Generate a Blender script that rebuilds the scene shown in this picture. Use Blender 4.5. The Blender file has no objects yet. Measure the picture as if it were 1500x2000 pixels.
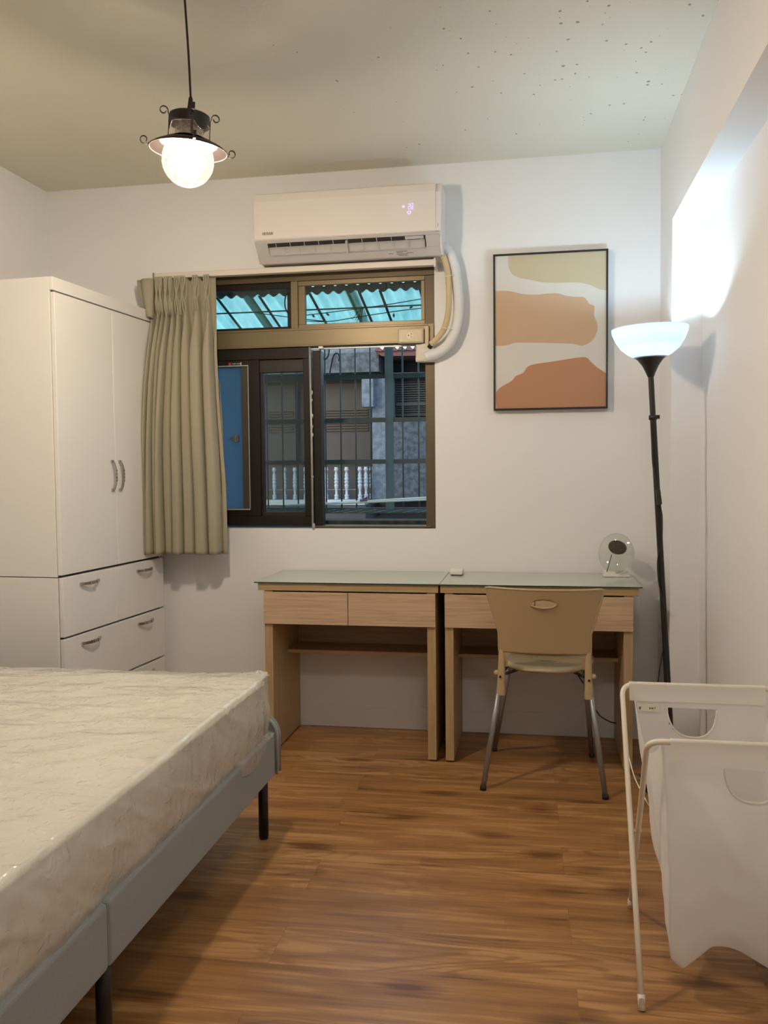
import bpy, bmesh, math, random
from mathutils import Vector, Matrix, noise
random.seed(7)
SC = bpy.context.scene
COL = SC.collection
PI = math.pi

# ------------------------------------------------------------------ camera frame
CF = Vector((-0.17349847, 0.98363016, -0.04868259))
CR = Vector((0.98483389, 0.17325153, -0.00927938))
CU = CR.cross(CF)
FPX = 1699.73
CO = Vector((0.0, -4.035, 1.2327))

def at(u, v, x=None, y=None, z=None):
    """point of the room seen at photo pixel (u, v) on a plane x=, y= or z="""
    r = CF + CR * (u - 750) / FPX - CU * (v - 1000) / FPX
    if x is not None: t = (x - CO.x) / r.x
    elif y is not None: t = (y - CO.y) / r.y
    else: t = (z - CO.z) / r.z
    return CO + r * t

# ------------------------------------------------------------------ helpers
MATX = {}          # object name -> world matrix of the object's own space

def thing(name, label, cat, loc=(0, 0, 0), rot=(0, 0, 0), group=None, kind=None):
    o = bpy.data.objects.new(name, None)
    COL.objects.link(o)
    o.empty_display_size = 0.05
    o.location = loc
    o.rotation_euler = rot
    tag(o, label, cat, group, kind)
    from mathutils import Euler
    MATX[o.name] = Matrix.Translation(loc) @ Euler(rot).to_matrix().to_4x4()
    return o

def tag(o, label=None, cat=None, group=None, kind=None):
    if label: o['label'] = label
    if cat: o['category'] = cat
    if group: o['group'] = group
    if kind: o['kind'] = kind
    return o

def obj(name, bm, mat, parent=None, world=True, smooth=False, bevel=0, seg=2, label=None, kind=None, cat=None, group=None, auto=None):
    me = bpy.data.meshes.new(name)
    if parent is not None:
        m = MATX[parent.name]
        if world: bm.transform(m.inverted())
    bmesh.ops.recalc_face_normals(bm, faces=bm.faces)
    if smooth:
        for f in bm.faces: f.smooth = True
    bm.to_mesh(me); bm.free()
    mats = mat if isinstance(mat, (list, tuple)) else [mat]
    for q in mats: me.materials.append(q)
    o = bpy.data.objects.new(name, me)
    COL.objects.link(o)
    if parent is not None:
        o.parent = parent
        MATX[o.name] = MATX[parent.name]
    else:
        MATX[o.name] = Matrix.Identity(4)
    if bevel:
        b = o.modifiers.new('bevel', 'BEVEL'); b.width = bevel; b.segments = seg
        b.limit_method = 'ANGLE'; b.angle_limit = math.radians(40)
    if auto:
        for p in me.polygons: p.use_smooth = True
        for e in me.edges: pass
        me.set_sharp_from_angle(angle=math.radians(auto))
    tag(o, label, cat, group, kind)
    return o

def BM(): return bmesh.new()

def box(bm, x0, x1, y0, y1, z0, z1, mi=0):
    v = [bm.verts.new((x, y, z)) for x in (x0, x1) for y in (y0, y1) for z in (z0, z1)]
    for q in ((0, 1, 3, 2), (4, 6, 7, 5), (0, 4, 5, 1), (2, 3, 7, 6), (0, 2, 6, 4), (1, 5, 7, 3)):
        f = bm.faces.new([v[i] for i in q]); f.material_index = mi
    return bm

def bx(*a): return box(BM(), *a)

def hexa(bm, p):
    """8 points: bottom ring of 4 then top ring of 4"""
    v = [bm.verts.new(q) for q in p]
    for q in ((3, 2, 1, 0), (4, 5, 6, 7), (0, 1, 5, 4), (1, 2, 6, 5), (2, 3, 7, 6), (3, 0, 4, 7)):
        bm.faces.new([v[i] for i in q])
    return bm

def smoothpath(pts, n=8, closed=False):
    P = [Vector(p) for p in pts]; out = []
    N = len(P)
    rng = range(N if closed else N - 1)
    for i in rng:
        if closed: a, b, c, d = P[(i - 1) % N], P[i], P[(i + 1) % N], P[(i + 2) % N]
        else: a, b, c, d = P[max(i - 1, 0)], P[i], P[i + 1], P[min(i + 2, N - 1)]
        for k in range(n):
            t = k / n
            out.append(0.5 * ((2 * b) + (c - a) * t + (2 * a - 5 * b + 4 * c - d) * t * t + (3 * b - 3 * c + d - a) * t ** 3))
    if not closed: out.append(P[-1])
    return out

def tube(bm, pts, r, seg=10, caps=True, closed=False):
    P = [Vector(p) for p in pts]; n = len(P)
    rr = r if isinstance(r, (list, tuple)) else [r] * n
    rings = []; up = None
    for i in range(n):
        if closed: t = (P[(i + 1) % n] - P[(i - 1) % n])
        else: t = P[min(i + 1, n - 1)] - P[max(i - 1, 0)]
        t.normalize()
        if up is None:
            up = t.orthogonal().normalized()
        up = (up - t * up.dot(t))
        if up.length < 1e-6: up = t.orthogonal()
        up.normalize(); w = t.cross(up)
        rings.append([bm.verts.new(P[i] + (up * math.cos(a) + w * math.sin(a)) * rr[i]) for a in [2 * PI * k / seg for k in range(seg)]])
    for i in range(n if closed else n - 1):
        A, B = rings[i], rings[(i + 1) % n]
        for k in range(seg):
            f = bm.faces.new((A[k], A[(k + 1) % seg], B[(k + 1) % seg], B[k])); f.smooth = True
    if caps and not closed:
        bm.faces.new(rings[0][::-1]); bm.faces.new(rings[-1])
    return bm

def lathe(bm, prof, seg=32, c=(0, 0, 0), smooth=True):
    c = Vector(c); rings = []
    for r, z in prof:
        if r < 1e-6: rings.append([bm.verts.new(c + Vector((0, 0, z)))])
        else: rings.append([bm.verts.new(c + Vector((r * math.cos(2 * PI * k / seg), r * math.sin(2 * PI * k / seg), z))) for k in range(seg)])
    for A, B in zip(rings, rings[1:]):
        for k in range(seg):
            k2 = (k + 1) % seg
            if len(A) == 1 and len(B) == 1: continue
            if len(A) == 1: f = bm.faces.new((A[0], B[k], B[k2]))
            elif len(B) == 1: f = bm.faces.new((A[k], A[k2], B[0]))
            else: f = bm.faces.new((A[k], A[k2], B[k2], B[k]))
            f.smooth = smooth
    return bm

def prism(bm, poly, axis, a0, a1, mi=0):
    """extrude a 2-D polygon; axis 'y': poly=(x,z); 'x': poly=(y,z); 'z': poly=(x,y)"""
    def P(p, a):
        if axis == 'y': return (p[0], a, p[1])
        if axis == 'x': return (a, p[0], p[1])
        return (p[0], p[1], a)
    A = [bm.verts.new(P(p, a0)) for p in poly]; B = [bm.verts.new(P(p, a1)) for p in poly]
    n = len(poly)
    f1 = bm.faces.new(A); f2 = bm.faces.new(B[::-1]); fs = [f1, f2]
    for i in range(n): fs.append(bm.faces.new((A[i], B[i], B[(i + 1) % n], A[(i + 1) % n])))
    for f in fs: f.material_index = mi
    return bm

def sheet(bm, fn, nu, nv, smooth=True, wrap=False):
    g = [[bm.verts.new(fn(i / nu, j / nv)) for j in range(nv + 1)] for i in range(nu if wrap else nu + 1)]
    M = len(g)
    for i in range(nu):
        for j in range(nv):
            f = bm.faces.new((g[i][j], g[(i + 1) % M][j], g[(i + 1) % M][j + 1], g[i][j + 1])); f.smooth = smooth
    return bm

def beam(bm, a, b, w, h, up=(0, 0, 1)):
    """rectangular bar from a to b"""
    a = Vector(a); b = Vector(b); t = (b - a).normalized(); s = t.cross(Vector(up))
    if s.length < 1e-5: s = t.orthogonal()
    s.normalize(); u = s.cross(t)
    s *= w / 2; u *= h / 2
    return hexa(bm, [a - s - u, a + s - u, a + s + u, a - s + u, b - s - u, b + s - u, b + s + u, b - s + u])

def disc(bm, c, r, nrm, seg=24, th=0.001, sx=1.0, sz=1.0):
    c = Vector(c); n = Vector(nrm).normalized(); a = n.orthogonal().normalized()
    if abs(n.z) < 0.9:
        a = n.cross(Vector((0, 0, 1))).normalized()
    b = n.cross(a)
    A = [bm.verts.new(c + (a * math.cos(t) * sx + b * math.sin(t) * sz) * r) for t in [2 * PI * k / seg for k in range(seg)]]
    B = [bm.verts.new(v.co + n * th) for v in A]
    bm.faces.new(A); bm.faces.new(B[::-1])
    for k in range(seg): bm.faces.new((A[k], B[k], B[(k + 1) % seg], A[(k + 1) % seg]))
    return bm

# ------------------------------------------------------------------ materials
def s2l(c): return tuple(((x / 255) / 12.92 if x / 255 <= 0.04045 else ((x / 255 + 0.055) / 1.055) ** 2.4) for x in c)

def mk(name):
    m = bpy.data.materials.new(name); m.use_nodes = True
    nt = m.node_tree; nt.nodes.clear()
    out = nt.nodes.new('ShaderNodeOutputMaterial')
    return m, nt, out

def N(nt, t, **k):
    n = nt.nodes.new(t)
    for a, b in k.items():
        if a.startswith('i_'):
            n.inputs[a[2:].replace('_', ' ')].default_value = b
        else: setattr(n, a, b)
    return n

def mat(name, col, rough=0.5, metal=0.0, var=0.04, vs=8.0, bump=0.0, bs=60.0, spec=0.5, coat=0.0, stretch=(1, 1, 1), sheen=0):
    """principled with a faint procedural tone variation and optional bump; col is linear"""
    m, nt, out = mk(name)
    b = N(nt, 'ShaderNodeBsdfPrincipled')
    b.inputs['Roughness'].default_value = rough; b.inputs['Metallic'].default_value = metal
    b.inputs['Specular IOR Level'].default_value = spec
    b.inputs['Coat Weight'].default_value = coat
    if sheen: b.inputs['Sheen Weight'].default_value = sheen
    tc = N(nt, 'ShaderNodeTexCoord'); mp = N(nt, 'ShaderNodeMapping'); mp.inputs['Scale'].default_value = stretch
    nt.links.new(tc.outputs['Object'], mp.inputs['Vector'])
    nz = N(nt, 'ShaderNodeTexNoise'); nz.inputs['Scale'].default_value = vs; nz.inputs['Detail'].default_value = 3
    nt.links.new(mp.outputs[0], nz.inputs['Vector'])
    mx = N(nt, 'ShaderNodeMix', data_type='RGBA')
    mx.inputs[6].default_value = tuple(c * (1 - var) for c in col) + (1,)
    mx.inputs[7].default_value = tuple(min(1, c * (1 + var)) for c in col) + (1,)
    nt.links.new(nz.outputs['Fac'], mx.inputs[0]); nt.links.new(mx.outputs[2], b.inputs['Base Color'])
    if bump:
        n2 = N(nt, 'ShaderNodeTexNoise'); n2.inputs['Scale'].default_value = bs; n2.inputs['Detail'].default_value = 4
        nt.links.new(mp.outputs[0], n2.inputs['Vector'])
        bp = N(nt, 'ShaderNodeBump'); bp.inputs['Strength'].default_value = bump; bp.inputs['Distance'].default_value = 0.01
        nt.links.new(n2.outputs['Fac'], bp.inputs['Height']); nt.links.new(bp.outputs[0], b.inputs['Normal'])
    nt.links.new(b.outputs[0], out.inputs[0])
    return m

def emit(name, col, s):
    m, nt, out = mk(name)
    e = N(nt, 'ShaderNodeEmission'); e.inputs[0].default_value = tuple(col) + (1,); e.inputs[1].default_value = s
    nt.links.new(e.outputs[0], out.inputs[0]); return m

def glassmat(name, tint=(1, 1, 1), gloss=0.08, rough=0.02, bump=0.0, bs=60, diff=0.0, dcol=(1, 1, 1)):
    """thin glass: transparent with a fresnel-like share of reflection (and optional haze)"""
    m, nt, out = mk(name)
    t = N(nt, 'ShaderNodeBsdfTransparent'); t.inputs[0].default_value = tuple(tint) + (1,)
    g = N(nt, 'ShaderNodeBsdfGlossy'); g.inputs['Roughness'].default_value = rough
    lw = N(nt, 'ShaderNodeLayerWeight'); lw.inputs[0].default_value = 0.3
    mr = N(nt, 'ShaderNodeMapRange'); mr.inputs[3].default_value = gloss; mr.inputs[4].default_value = min(1, gloss + 0.6)
    nt.links.new(lw.outputs['Fresnel'], mr.inputs[0])
    mx = N(nt, 'ShaderNodeMixShader'); nt.links.new(mr.outputs[0], mx.inputs[0])
    nt.links.new(t.outputs[0], mx.inputs[1]); nt.links.new(g.outputs[0], mx.inputs[2])
    res = mx
    if bump:
        tc = N(nt, 'ShaderNodeTexCoord'); nz = N(nt, 'ShaderNodeTexNoise'); nz.inputs['Scale'].default_value = bs
        nt.links.new(tc.outputs['Object'], nz.inputs['Vector'])
        bp = N(nt, 'ShaderNodeBump'); bp.inputs['Strength'].default_value = bump; bp.inputs['Distance'].default_value = 0.01
        nt.links.new(nz.outputs['Fac'], bp.inputs['Height']); nt.links.new(bp.outputs[0], g.inputs['Normal'])
        nt.links.new(bp.outputs[0], lw.inputs['Normal'])
    if diff:
        d = N(nt, 'ShaderNodeBsdfDiffuse'); d.inputs[0].default_value = tuple(dcol) + (1,)
        m2 = N(nt, 'ShaderNodeMixShader'); m2.inputs[0].default_value = diff
        nt.links.new(mx.outputs[0], m2.inputs[1]); nt.links.new(d.outputs[0], m2.inputs[2]); res = m2
    nt.links.new(res.outputs[0], out.inputs[0]); return m

def cloth(name, col, transl=0.4, transp=0.0, bump=0.15, bs=300, transcol=None):
    m, nt, out = mk(name)
    d = N(nt, 'ShaderNodeBsdfDiffuse'); d.inputs[0].default_value = tuple(col) + (1,)
    t = N(nt, 'ShaderNodeBsdfTranslucent'); t.inputs[0].default_value = tuple(transcol or col) + (1,)
    mx = N(nt, 'ShaderNodeMixShader'); mx.inputs[0].default_value = transl
    nt.links.new(d.outputs[0], mx.inputs[1]); nt.links.new(t.outputs[0], mx.inputs[2])
    tc = N(nt, 'ShaderNodeTexCoord'); nz = N(nt, 'ShaderNodeTexNoise'); nz.inputs['Scale'].default_value = bs
    nt.links.new(tc.outputs['Object'], nz.inputs['Vector'])
    bp = N(nt, 'ShaderNodeBump'); bp.inputs['Strength'].default_value = bump; bp.inputs['Distance'].default_value = 0.003
    nt.links.new(nz.outputs['Fac'], bp.inputs['Height']); nt.links.new(bp.outputs[0], d.inputs['Normal'])
    res = mx
    if transp:
        p = N(nt, 'ShaderNodeBsdfTransparent'); m2 = N(nt, 'ShaderNodeMixShader'); m2.inputs[0].default_value = transp
        nt.links.new(mx.outputs[0], m2.inputs[1]); nt.links.new(p.outputs[0], m2.inputs[2]); res = m2
    nt.links.new(res.outputs[0], out.inputs[0]); return m

def wood(name, c1, c2, scale=1.0, axis='x', rough=0.45):
    m, nt, out = mk(name)
    b = N(nt, 'ShaderNodeBsdfPrincipled'); b.inputs['Roughness'].default_value = rough
    tc = N(nt, 'ShaderNodeTexCoord'); mp = N(nt, 'ShaderNodeMapping')
    s = {'x': (1.5, 40, 40), 'z': (40, 40, 1.5), 'y': (40, 1.5, 40)}[axis]
    mp.inputs['Scale'].default_value = tuple(q * scale for q in s)
    nt.links.new(tc.outputs['Object'], mp.inputs['Vector'])
    nz = N(nt, 'ShaderNodeTexNoise'); nz.inputs['Scale'].default_value = 3.0; nz.inputs['Detail'].default_value = 6; nz.inputs['Roughness'].default_value = 0.65
    nt.links.new(mp.outputs[0], nz.inputs['Vector'])
    cr = N(nt, 'ShaderNodeValToRGB'); cr.color_ramp.elements[0].position = 0.36; cr.color_ramp.elements[1].position = 0.62
    cr.color_ramp.elements[0].color = tuple(c1) + (1,); cr.color_ramp.elements[1].color = tuple(c2) + (1,)
    nt.links.new(nz.outputs['Fac'], cr.inputs[0]); nt.links.new(cr.outputs[0], b.inputs['Base Color'])
    bp = N(nt, 'ShaderNodeBump'); bp.inputs['Strength'].default_value = 0.08; bp.inputs['Distance'].default_value = 0.002
    nt.links.new(nz.outputs['Fac'], bp.inputs['Height']); nt.links.new(bp.outputs[0], b.inputs['Normal'])
    nt.links.new(b.outputs[0], out.inputs[0]); return m

def floor_material():
    m, nt, out = mk('laminate_floor'); L = nt.links.new
    b = N(nt, 'ShaderNodeBsdfPrincipled'); b.inputs['Roughness'].default_value = 0.38
    tc = N(nt, 'ShaderNodeTexCoord')
    mp = N(nt, 'ShaderNodeMapping'); mp.inputs['Rotation'].default_value = (0, 0, math.radians(-1.0))
    L(tc.outputs['Object'], mp.inputs['Vector'])
    def brick(w, h, off, seed):
        br = N(nt, 'ShaderNodeTexBrick'); br.offset = off; br.offset_frequency = 2; br.squash = 1.0
        br.inputs['Scale'].default_value = 1; br.inputs['Brick Width'].default_value = w; br.inputs['Row Height'].default_value = h
        br.inputs['Mortar Size'].default_value = 0.0008; br.inputs['Mortar Smooth'].default_value = 0.1
        br.inputs['Color1'].default_value = (0, 0, 0, 1); br.inputs['Color2'].default_value = (1, 1, 1, 1); br.inputs['Mortar'].default_value = (0.5, 0.5, 0.5, 1)
        br.inputs['Bias'].default_value = 0
        a = N(nt, 'ShaderNodeVectorMath', operation='ADD'); a.inputs[1].default_value = seed
        L(mp.outputs[0], a.inputs[0]); L(a.outputs[0], br.inputs['Vector']); return br
    plank = brick(1.2, 0.195, 0.37, (3.1, 8.03, 0))
    strip = brick(0.62, 0.065, 0.43, (5.7, 8.03, 0))
    # grain coordinates shift from strip to strip
    sh = N(nt, 'ShaderNodeVectorMath', operation='MULTIPLY'); sh.inputs[1].default_value = (17.0, 9.0, 31.0)
    L(strip.outputs['Color'], sh.inputs[0])
    sh2 = N(nt, 'ShaderNodeVectorMath', operation='MULTIPLY'); sh2.inputs[1].default_value = (7.0, 3.0, 11.0)
    L(plank.outputs['Color'], sh2.inputs[0])
    ad = N(nt, 'ShaderNodeVectorMath', operation='ADD'); L(mp.outputs[0], ad.inputs[0]); L(sh2.outputs[0], ad.inputs[1])
    # fine grain
    m1 = N(nt, 'ShaderNodeMapping'); m1.inputs['Scale'].default_value = (2.2, 42, 1); L(ad.outputs[0], m1.inputs['Vector'])
    n1 = N(nt, 'ShaderNodeTexNoise'); n1.inputs['Scale'].default_value = 1.6; n1.inputs['Detail'].default_value = 7; n1.inputs['Roughness'].default_value = 0.6
    n1.inputs['Distortion'].default_value = 0.3
    L(m1.outputs[0], n1.inputs['Vector'])
    # broad tonal bands along the board
    m2 = N(nt, 'ShaderNodeMapping'); m2.inputs['Scale'].default_value = (1.5, 12, 1); L(ad.outputs[0], m2.inputs['Vector'])
    n2 = N(nt, 'ShaderNodeTexNoise'); n2.inputs['Scale'].default_value = 1.4; n2.inputs['Detail'].default_value = 3; n2.inputs['Distortion'].default_value = 0.6
    L(m2.outputs[0], n2.inputs['Vector'])
    # cathedral rings: contour lines of a smooth stretched field
    m3 = N(nt, 'ShaderNodeMapping'); m3.inputs['Scale'].default_value = (1.3, 7.5, 1); L(ad.outputs[0], m3.inputs['Vector'])
    n3 = N(nt, 'ShaderNodeTexNoise'); n3.inputs['Scale'].default_value = 1.1; n3.inputs['Detail'].default_value = 1.5; n3.inputs['Distortion'].default_value = 0.5
    L(m3.outputs[0], n3.inputs['Vector'])
    mm = N(nt, 'ShaderNodeMath', operation='MULTIPLY'); mm.inputs[1].default_value = 70; L(n3.outputs['Fac'], mm.inputs[0])
    sn = N(nt, 'ShaderNodeMath', operation='SINE'); L(mm.outputs[0], sn.inputs[0])
    r3 = N(nt, 'ShaderNodeMapRange'); r3.inputs[1].default_value = 0.2; r3.inputs[2].default_value = 1.0; r3.inputs[3].default_value = 0; r3.inputs[4].default_value = 1; L(sn.outputs[0], r3.inputs[0])
    # knots
    m4 = N(nt, 'ShaderNodeMapping'); m4.inputs['Scale'].default_value = (3.0, 7.5, 1); L(ad.outputs[0], m4.inputs['Vector'])
    vo = N(nt, 'ShaderNodeTexVoronoi'); vo.inputs['Scale'].default_value = 1.0; L(m4.outputs[0], vo.inputs['Vector'])
    vd = N(nt, 'ShaderNodeMath', operation='ADD'); L(vo.outputs['Distance'], vd.inputs[0])
    nn = N(nt, 'ShaderNodeMath', operation='MULTIPLY_ADD'); nn.inputs[1].default_value = 0.25; nn.inputs[2].default_value = -0.12; L(n1.outputs['Fac'], nn.inputs[0]); L(nn.outputs[0], vd.inputs[1])
    r4 = N(nt, 'ShaderNodeMapRange'); r4.inputs[1].default_value = 0.03; r4.inputs[2].default_value = 0.30; r4.inputs[3].default_value = 1; r4.inputs[4].default_value = 0; L(vd.outputs[0], r4.inputs[0])
    sc = N(nt, 'ShaderNodeSeparateColor'); L(vo.outputs['Color'], sc.inputs[0])
    gt = N(nt, 'ShaderNodeMath', operation='GREATER_THAN'); gt.inputs[1].default_value = 0.35; L(sc.outputs[0], gt.inputs[0])
    kn = N(nt, 'ShaderNodeMath', operation='MULTIPLY'); L(r4.outputs[0], kn.inputs[0]); L(gt.outputs[0], kn.inputs[1])
    # combine tone
    def mul(a, k):
        q = N(nt, 'ShaderNodeMath', operation='MULTIPLY'); L(a, q.inputs[0]); q.inputs[1].default_value = k; return q.outputs[0]
    def add(a, b_):
        q = N(nt, 'ShaderNodeMath', operation='ADD'); L(a, q.inputs[0]); L(b_, q.inputs[1]); return q.outputs[0]
    t = add(mul(n1.outputs['Fac'], 0.70), mul(n2.outputs['Fac'], 0.82))
    ring = N(nt, 'ShaderNodeMath', operation='MULTIPLY'); L(r3.outputs[0], ring.inputs[0])
    rm = N(nt, 'ShaderNodeMapRange'); rm.inputs[1].default_value = 0.35; rm.inputs[2].default_value = 0.75; L(plank.outputs['Color'], rm.inputs[0]); L(rm.outputs[0], ring.inputs[1])
    t = add(t, mul(ring.outputs[0], -0.17))
    t = add(t, mul(kn.outputs[0], -0.62))
    t = add(t, mul(plank.outputs['Color'], 0.16))
    t = add(t, mul(strip.outputs['Color'], 0.14))
    cr = N(nt, 'ShaderNodeValToRGB'); e = cr.color_ramp.elements
    e[0].position = 0.42; e[0].color = FLOOR_C[0] + (1,)
    e[1].position = 1.25 if False else 1.0; e[1].color = FLOOR_C[3] + (1,)
    q = e.new(0.68); q.color = FLOOR_C[1] + (1,)
    q = e.new(0.88); q.color = FLOOR_C[2] + (1,)
    sub = N(nt, 'ShaderNodeMath', operation='ADD'); L(t, sub.inputs[0]); sub.inputs[1].default_value = -0.06
    L(sub.outputs[0], cr.inputs[0])
    # seams
    mx = N(nt, 'ShaderNodeMix', data_type='RGBA'); mx.blend_type = 'MULTIPLY'
    sm = N(nt, 'ShaderNodeMath', operation='MULTIPLY'); sm.inputs[1].default_value = 0.35; L(plank.outputs['Fac'], sm.inputs[0])
    L(sm.outputs[0], mx.inputs[0]); L(cr.outputs[0], mx.inputs[6]); mx.inputs[7].default_value = (0.3, 0.22, 0.15, 1)
    L(mx.outputs[2], b.inputs['Base Color'])
    bp = N(nt, 'ShaderNodeBump'); bp.inputs['Strength'].default_value = 0.06; bp.inputs['Distance'].default_value = 0.002
    L(n1.outputs['Fac'], bp.inputs['Height']); L(bp.outputs[0], b.inputs['Normal'])
    L(b.outputs[0], out.inputs[0]); return m

def ceiling_material():
    m, nt, out = mk('textured_ceiling_paint'); L = nt.links.new
    b = N(nt, 'ShaderNodeBsdfPrincipled'); b.inputs['Roughness'].default_value = 0.8
    tc = N(nt, 'ShaderNodeTexCoord')
    nz = N(nt, 'ShaderNodeTexNoise'); nz.inputs['Scale'].default_value = 1.3; nz.inputs['Detail'].default_value = 4; L(tc.outputs['Object'], nz.inputs['Vector'])
    mx = N(nt, 'ShaderNodeMix', data_type='RGBA'); mx.inputs[6].default_value = CEIL_C[0] + (1,); mx.inputs[7].default_value = CEIL_C[1] + (1,)
    L(nz.outputs['Fac'], mx.inputs[0])
    # chipped dark specks, dense in one patch on the right, and two stains by the wall
    vo = N(nt, 'ShaderNodeTexVoronoi'); vo.inputs['Scale'].default_value = 34; 
    mp = N(nt, 'ShaderNodeMapping'); mp.inputs['Scale'].default_value = (1, 0.8, 1); L(tc.outputs['Object'], mp.inputs['Vector'])
    nw = N(nt, 'ShaderNodeTexNoise'); nw.inputs['Scale'].default_value = 60; L(tc.outputs['Object'], nw.inputs['Vector'])
    L(mp.outputs[0], vo.inputs['Vector'])
    sc = N(nt, 'ShaderNodeSeparateColor'); L(vo.outputs['Color'], sc.inputs[0])
    r = N(nt, 'ShaderNodeMath', operation='MULTIPLY_ADD'); r.inputs[1].default_value = 0.24; r.inputs[2].default_value = -0.02; L(sc.outputs[1], r.inputs[0])
    dd = N(nt, 'ShaderNodeMath', operation='MULTIPLY_ADD'); dd.inputs[1].default_value = 0.35; L(nw.outputs['Fac'], dd.inputs[0]); L(vo.outputs['Distance'], dd.inputs[2])
    rr = N(nt, 'ShaderNodeMath', operation='ADD'); rr.inputs[1].default_value = 0.135; L(r.outputs[0], rr.inputs[0])
    lt = N(nt, 'ShaderNodeMath', operation='LESS_THAN'); L(dd.outputs[0], lt.inputs[0]); L(rr.outputs[0], lt.inputs[1])
    # patch mask
    vm = N(nt, 'ShaderNodeVectorMath', operation='DISTANCE'); vm.inputs[1].default_value = (0.2, -1.12, 2.625)
    ms = N(nt, 'ShaderNodeMapping'); ms.inputs['Scale'].default_value = (1, 1, 1); L(tc.outputs['Object'], ms.inputs['Vector']); L(ms.outputs[0], vm.inputs[0])
    mr = N(nt, 'ShaderNodeMapRange'); mr.inputs[1].default_value = 0.15; mr.inputs[2].default_value = 1.25; mr.inputs[3].default_value = 1.0; mr.inputs[4].default_value = 0.0; L(vm.outputs['Value'], mr.inputs[0])
    pr = N(nt, 'ShaderNodeMath', operation='LESS_THAN'); L(sc.outputs[0], pr.inputs[0]); L(mr.outputs[0], pr.inputs[1])
    an = N(nt, 'ShaderNodeMath', operation='MULTIPLY'); L(lt.outputs[0], an.inputs[0]); L(pr.outputs[0], an.inputs[1])
    am = N(nt, 'ShaderNodeMath', operation='MULTIPLY'); am.inputs[1].default_value = 0.75; L(an.outputs[0], am.inputs[0])
    m2 = N(nt, 'ShaderNodeMix', data_type='RGBA'); m2.inputs[7].default_value = (0.17, 0.15, 0.09, 1)
    L(am.outputs[0], m2.inputs[0]); L(mx.outputs[2], m2.inputs[6]); L(m2.outputs[2], b.inputs['Base Color'])
    n3 = N(nt, 'ShaderNodeTexNoise'); n3.inputs['Scale'].default_value = 75; n3.inputs['Detail'].default_value = 3; L(tc.outputs['Object'], n3.inputs['Vector'])
    bp = N(nt, 'ShaderNodeBump'); bp.inputs['Strength'].default_value = 0.35; bp.inputs['Distance'].default_value = 0.004
    L(n3.outputs['Fac'], bp.inputs['Height']); L(bp.outputs[0], b.inputs['Normal'])
    L(b.outputs[0], out.inputs[0]); return m

def speckle(name, c1, c2, scale=60, rough=0.9, lo=0.4, hi=0.6, bump=0.3):
    m, nt, out = mk(name); L = nt.links.new
    b = N(nt, 'ShaderNodeBsdfPrincipled'); b.inputs['Roughness'].default_value = rough
    tc = N(nt, 'ShaderNodeTexCoord'); nz = N(nt, 'ShaderNodeTexNoise'); nz.inputs['Scale'].default_value = scale; nz.inputs['Detail'].default_value = 3
    L(tc.outputs['Object'], nz.inputs['Vector'])
    cr = N(nt, 'ShaderNodeValToRGB'); cr.color_ramp.elements[0].position = lo; cr.color_ramp.elements[1].position = hi
    cr.color_ramp.elements[0].color = tuple(c1) + (1,); cr.color_ramp.elements[1].color = tuple(c2) + (1,)
    L(nz.outputs['Fac'], cr.inputs[0]); L(cr.outputs[0], b.inputs['Base Color'])
    bp = N(nt, 'ShaderNodeBump'); bp.inputs['Strength'].default_value = bump; bp.inputs['Distance'].default_value = 0.01
    L(nz.outputs['Fac'], bp.inputs['Height']); L(bp.outputs[0], b.inputs['Normal'])
    L(b.outputs[0], out.inputs[0]); return m

FLOOR_C = [(0.15, 0.062, 0.018), (0.27, 0.125, 0.040), (0.36, 0.18, 0.064), (0.47, 0.26, 0.105)]
CEIL_C = [(0.70, 0.66, 0.55), (0.78, 0.745, 0.64)]

M_wall = mat('wall_paint', (0.835, 0.838, 0.852), 0.55, var=0.025, vs=1.5, bump=0.05, bs=35)
M_base = mat('baseboard_paint', (0.81, 0.82, 0.84), 0.5, var=0.03)
M_floor = floor_material()
M_ceil = ceiling_material()
M_lam = mat('white_laminate', (0.80, 0.785, 0.76), 0.42, var=0.012, vs=3)
M_dark = mat('painted_gap_shade', (0.05, 0.045, 0.04), 0.8)
M_chrome = mat('brushed_chrome', (0.52, 0.50, 0.47), 0.25, metal=1.0, var=0.08, vs=120)
M_deskH = wood('light_oak_drawer', (0.46, 0.315, 0.20), (0.60, 0.44, 0.30), axis='x')
M_deskV = wood('oak_edge_vertical', (0.40, 0.285, 0.145), (0.50, 0.365, 0.195), axis='z')
M_deskE = wood('oak_edge_horizontal', (0.38, 0.27, 0.13), (0.47, 0.35, 0.18), axis='x')
M_deskI = wood('oak_inner_panel', (0.40, 0.27, 0.15), (0.50, 0.35, 0.21), axis='x')
M_foot = mat('brown_plastic_glide', (0.10, 0.05, 0.03), 0.6)

def glass_top_mat():
    m, nt, out = mk('desk_glass_top'); L = nt.links.new
    b = N(nt, 'ShaderNodeBsdfPrincipled'); b.inputs['Roughness'].default_value = 0.07
    b.inputs['Specular IOR Level'].default_value = 0.7
    tc = N(nt, 'ShaderNodeTexCoord'); nz = N(nt, 'ShaderNodeTexNoise'); nz.inputs['Scale'].default_value = 3
    L(tc.outputs['Object'], nz.inputs['Vector'])
    mx = N(nt, 'ShaderNodeMix', data_type='RGBA'); mx.inputs[6].default_value = (0.42, 0.455, 0.37, 1); mx.inputs[7].default_value = (0.46, 0.495, 0.41, 1)
    L(nz.outputs['Fac'], mx.inputs[0]); L(mx.outputs[2], b.inputs['Base Color']); L(b.outputs[0], out.inputs[0]); return m
M_gtop = glass_top_mat()
M_gedge = mat('glass_edge_green', (0.03, 0.06, 0.045), 0.2)
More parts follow.
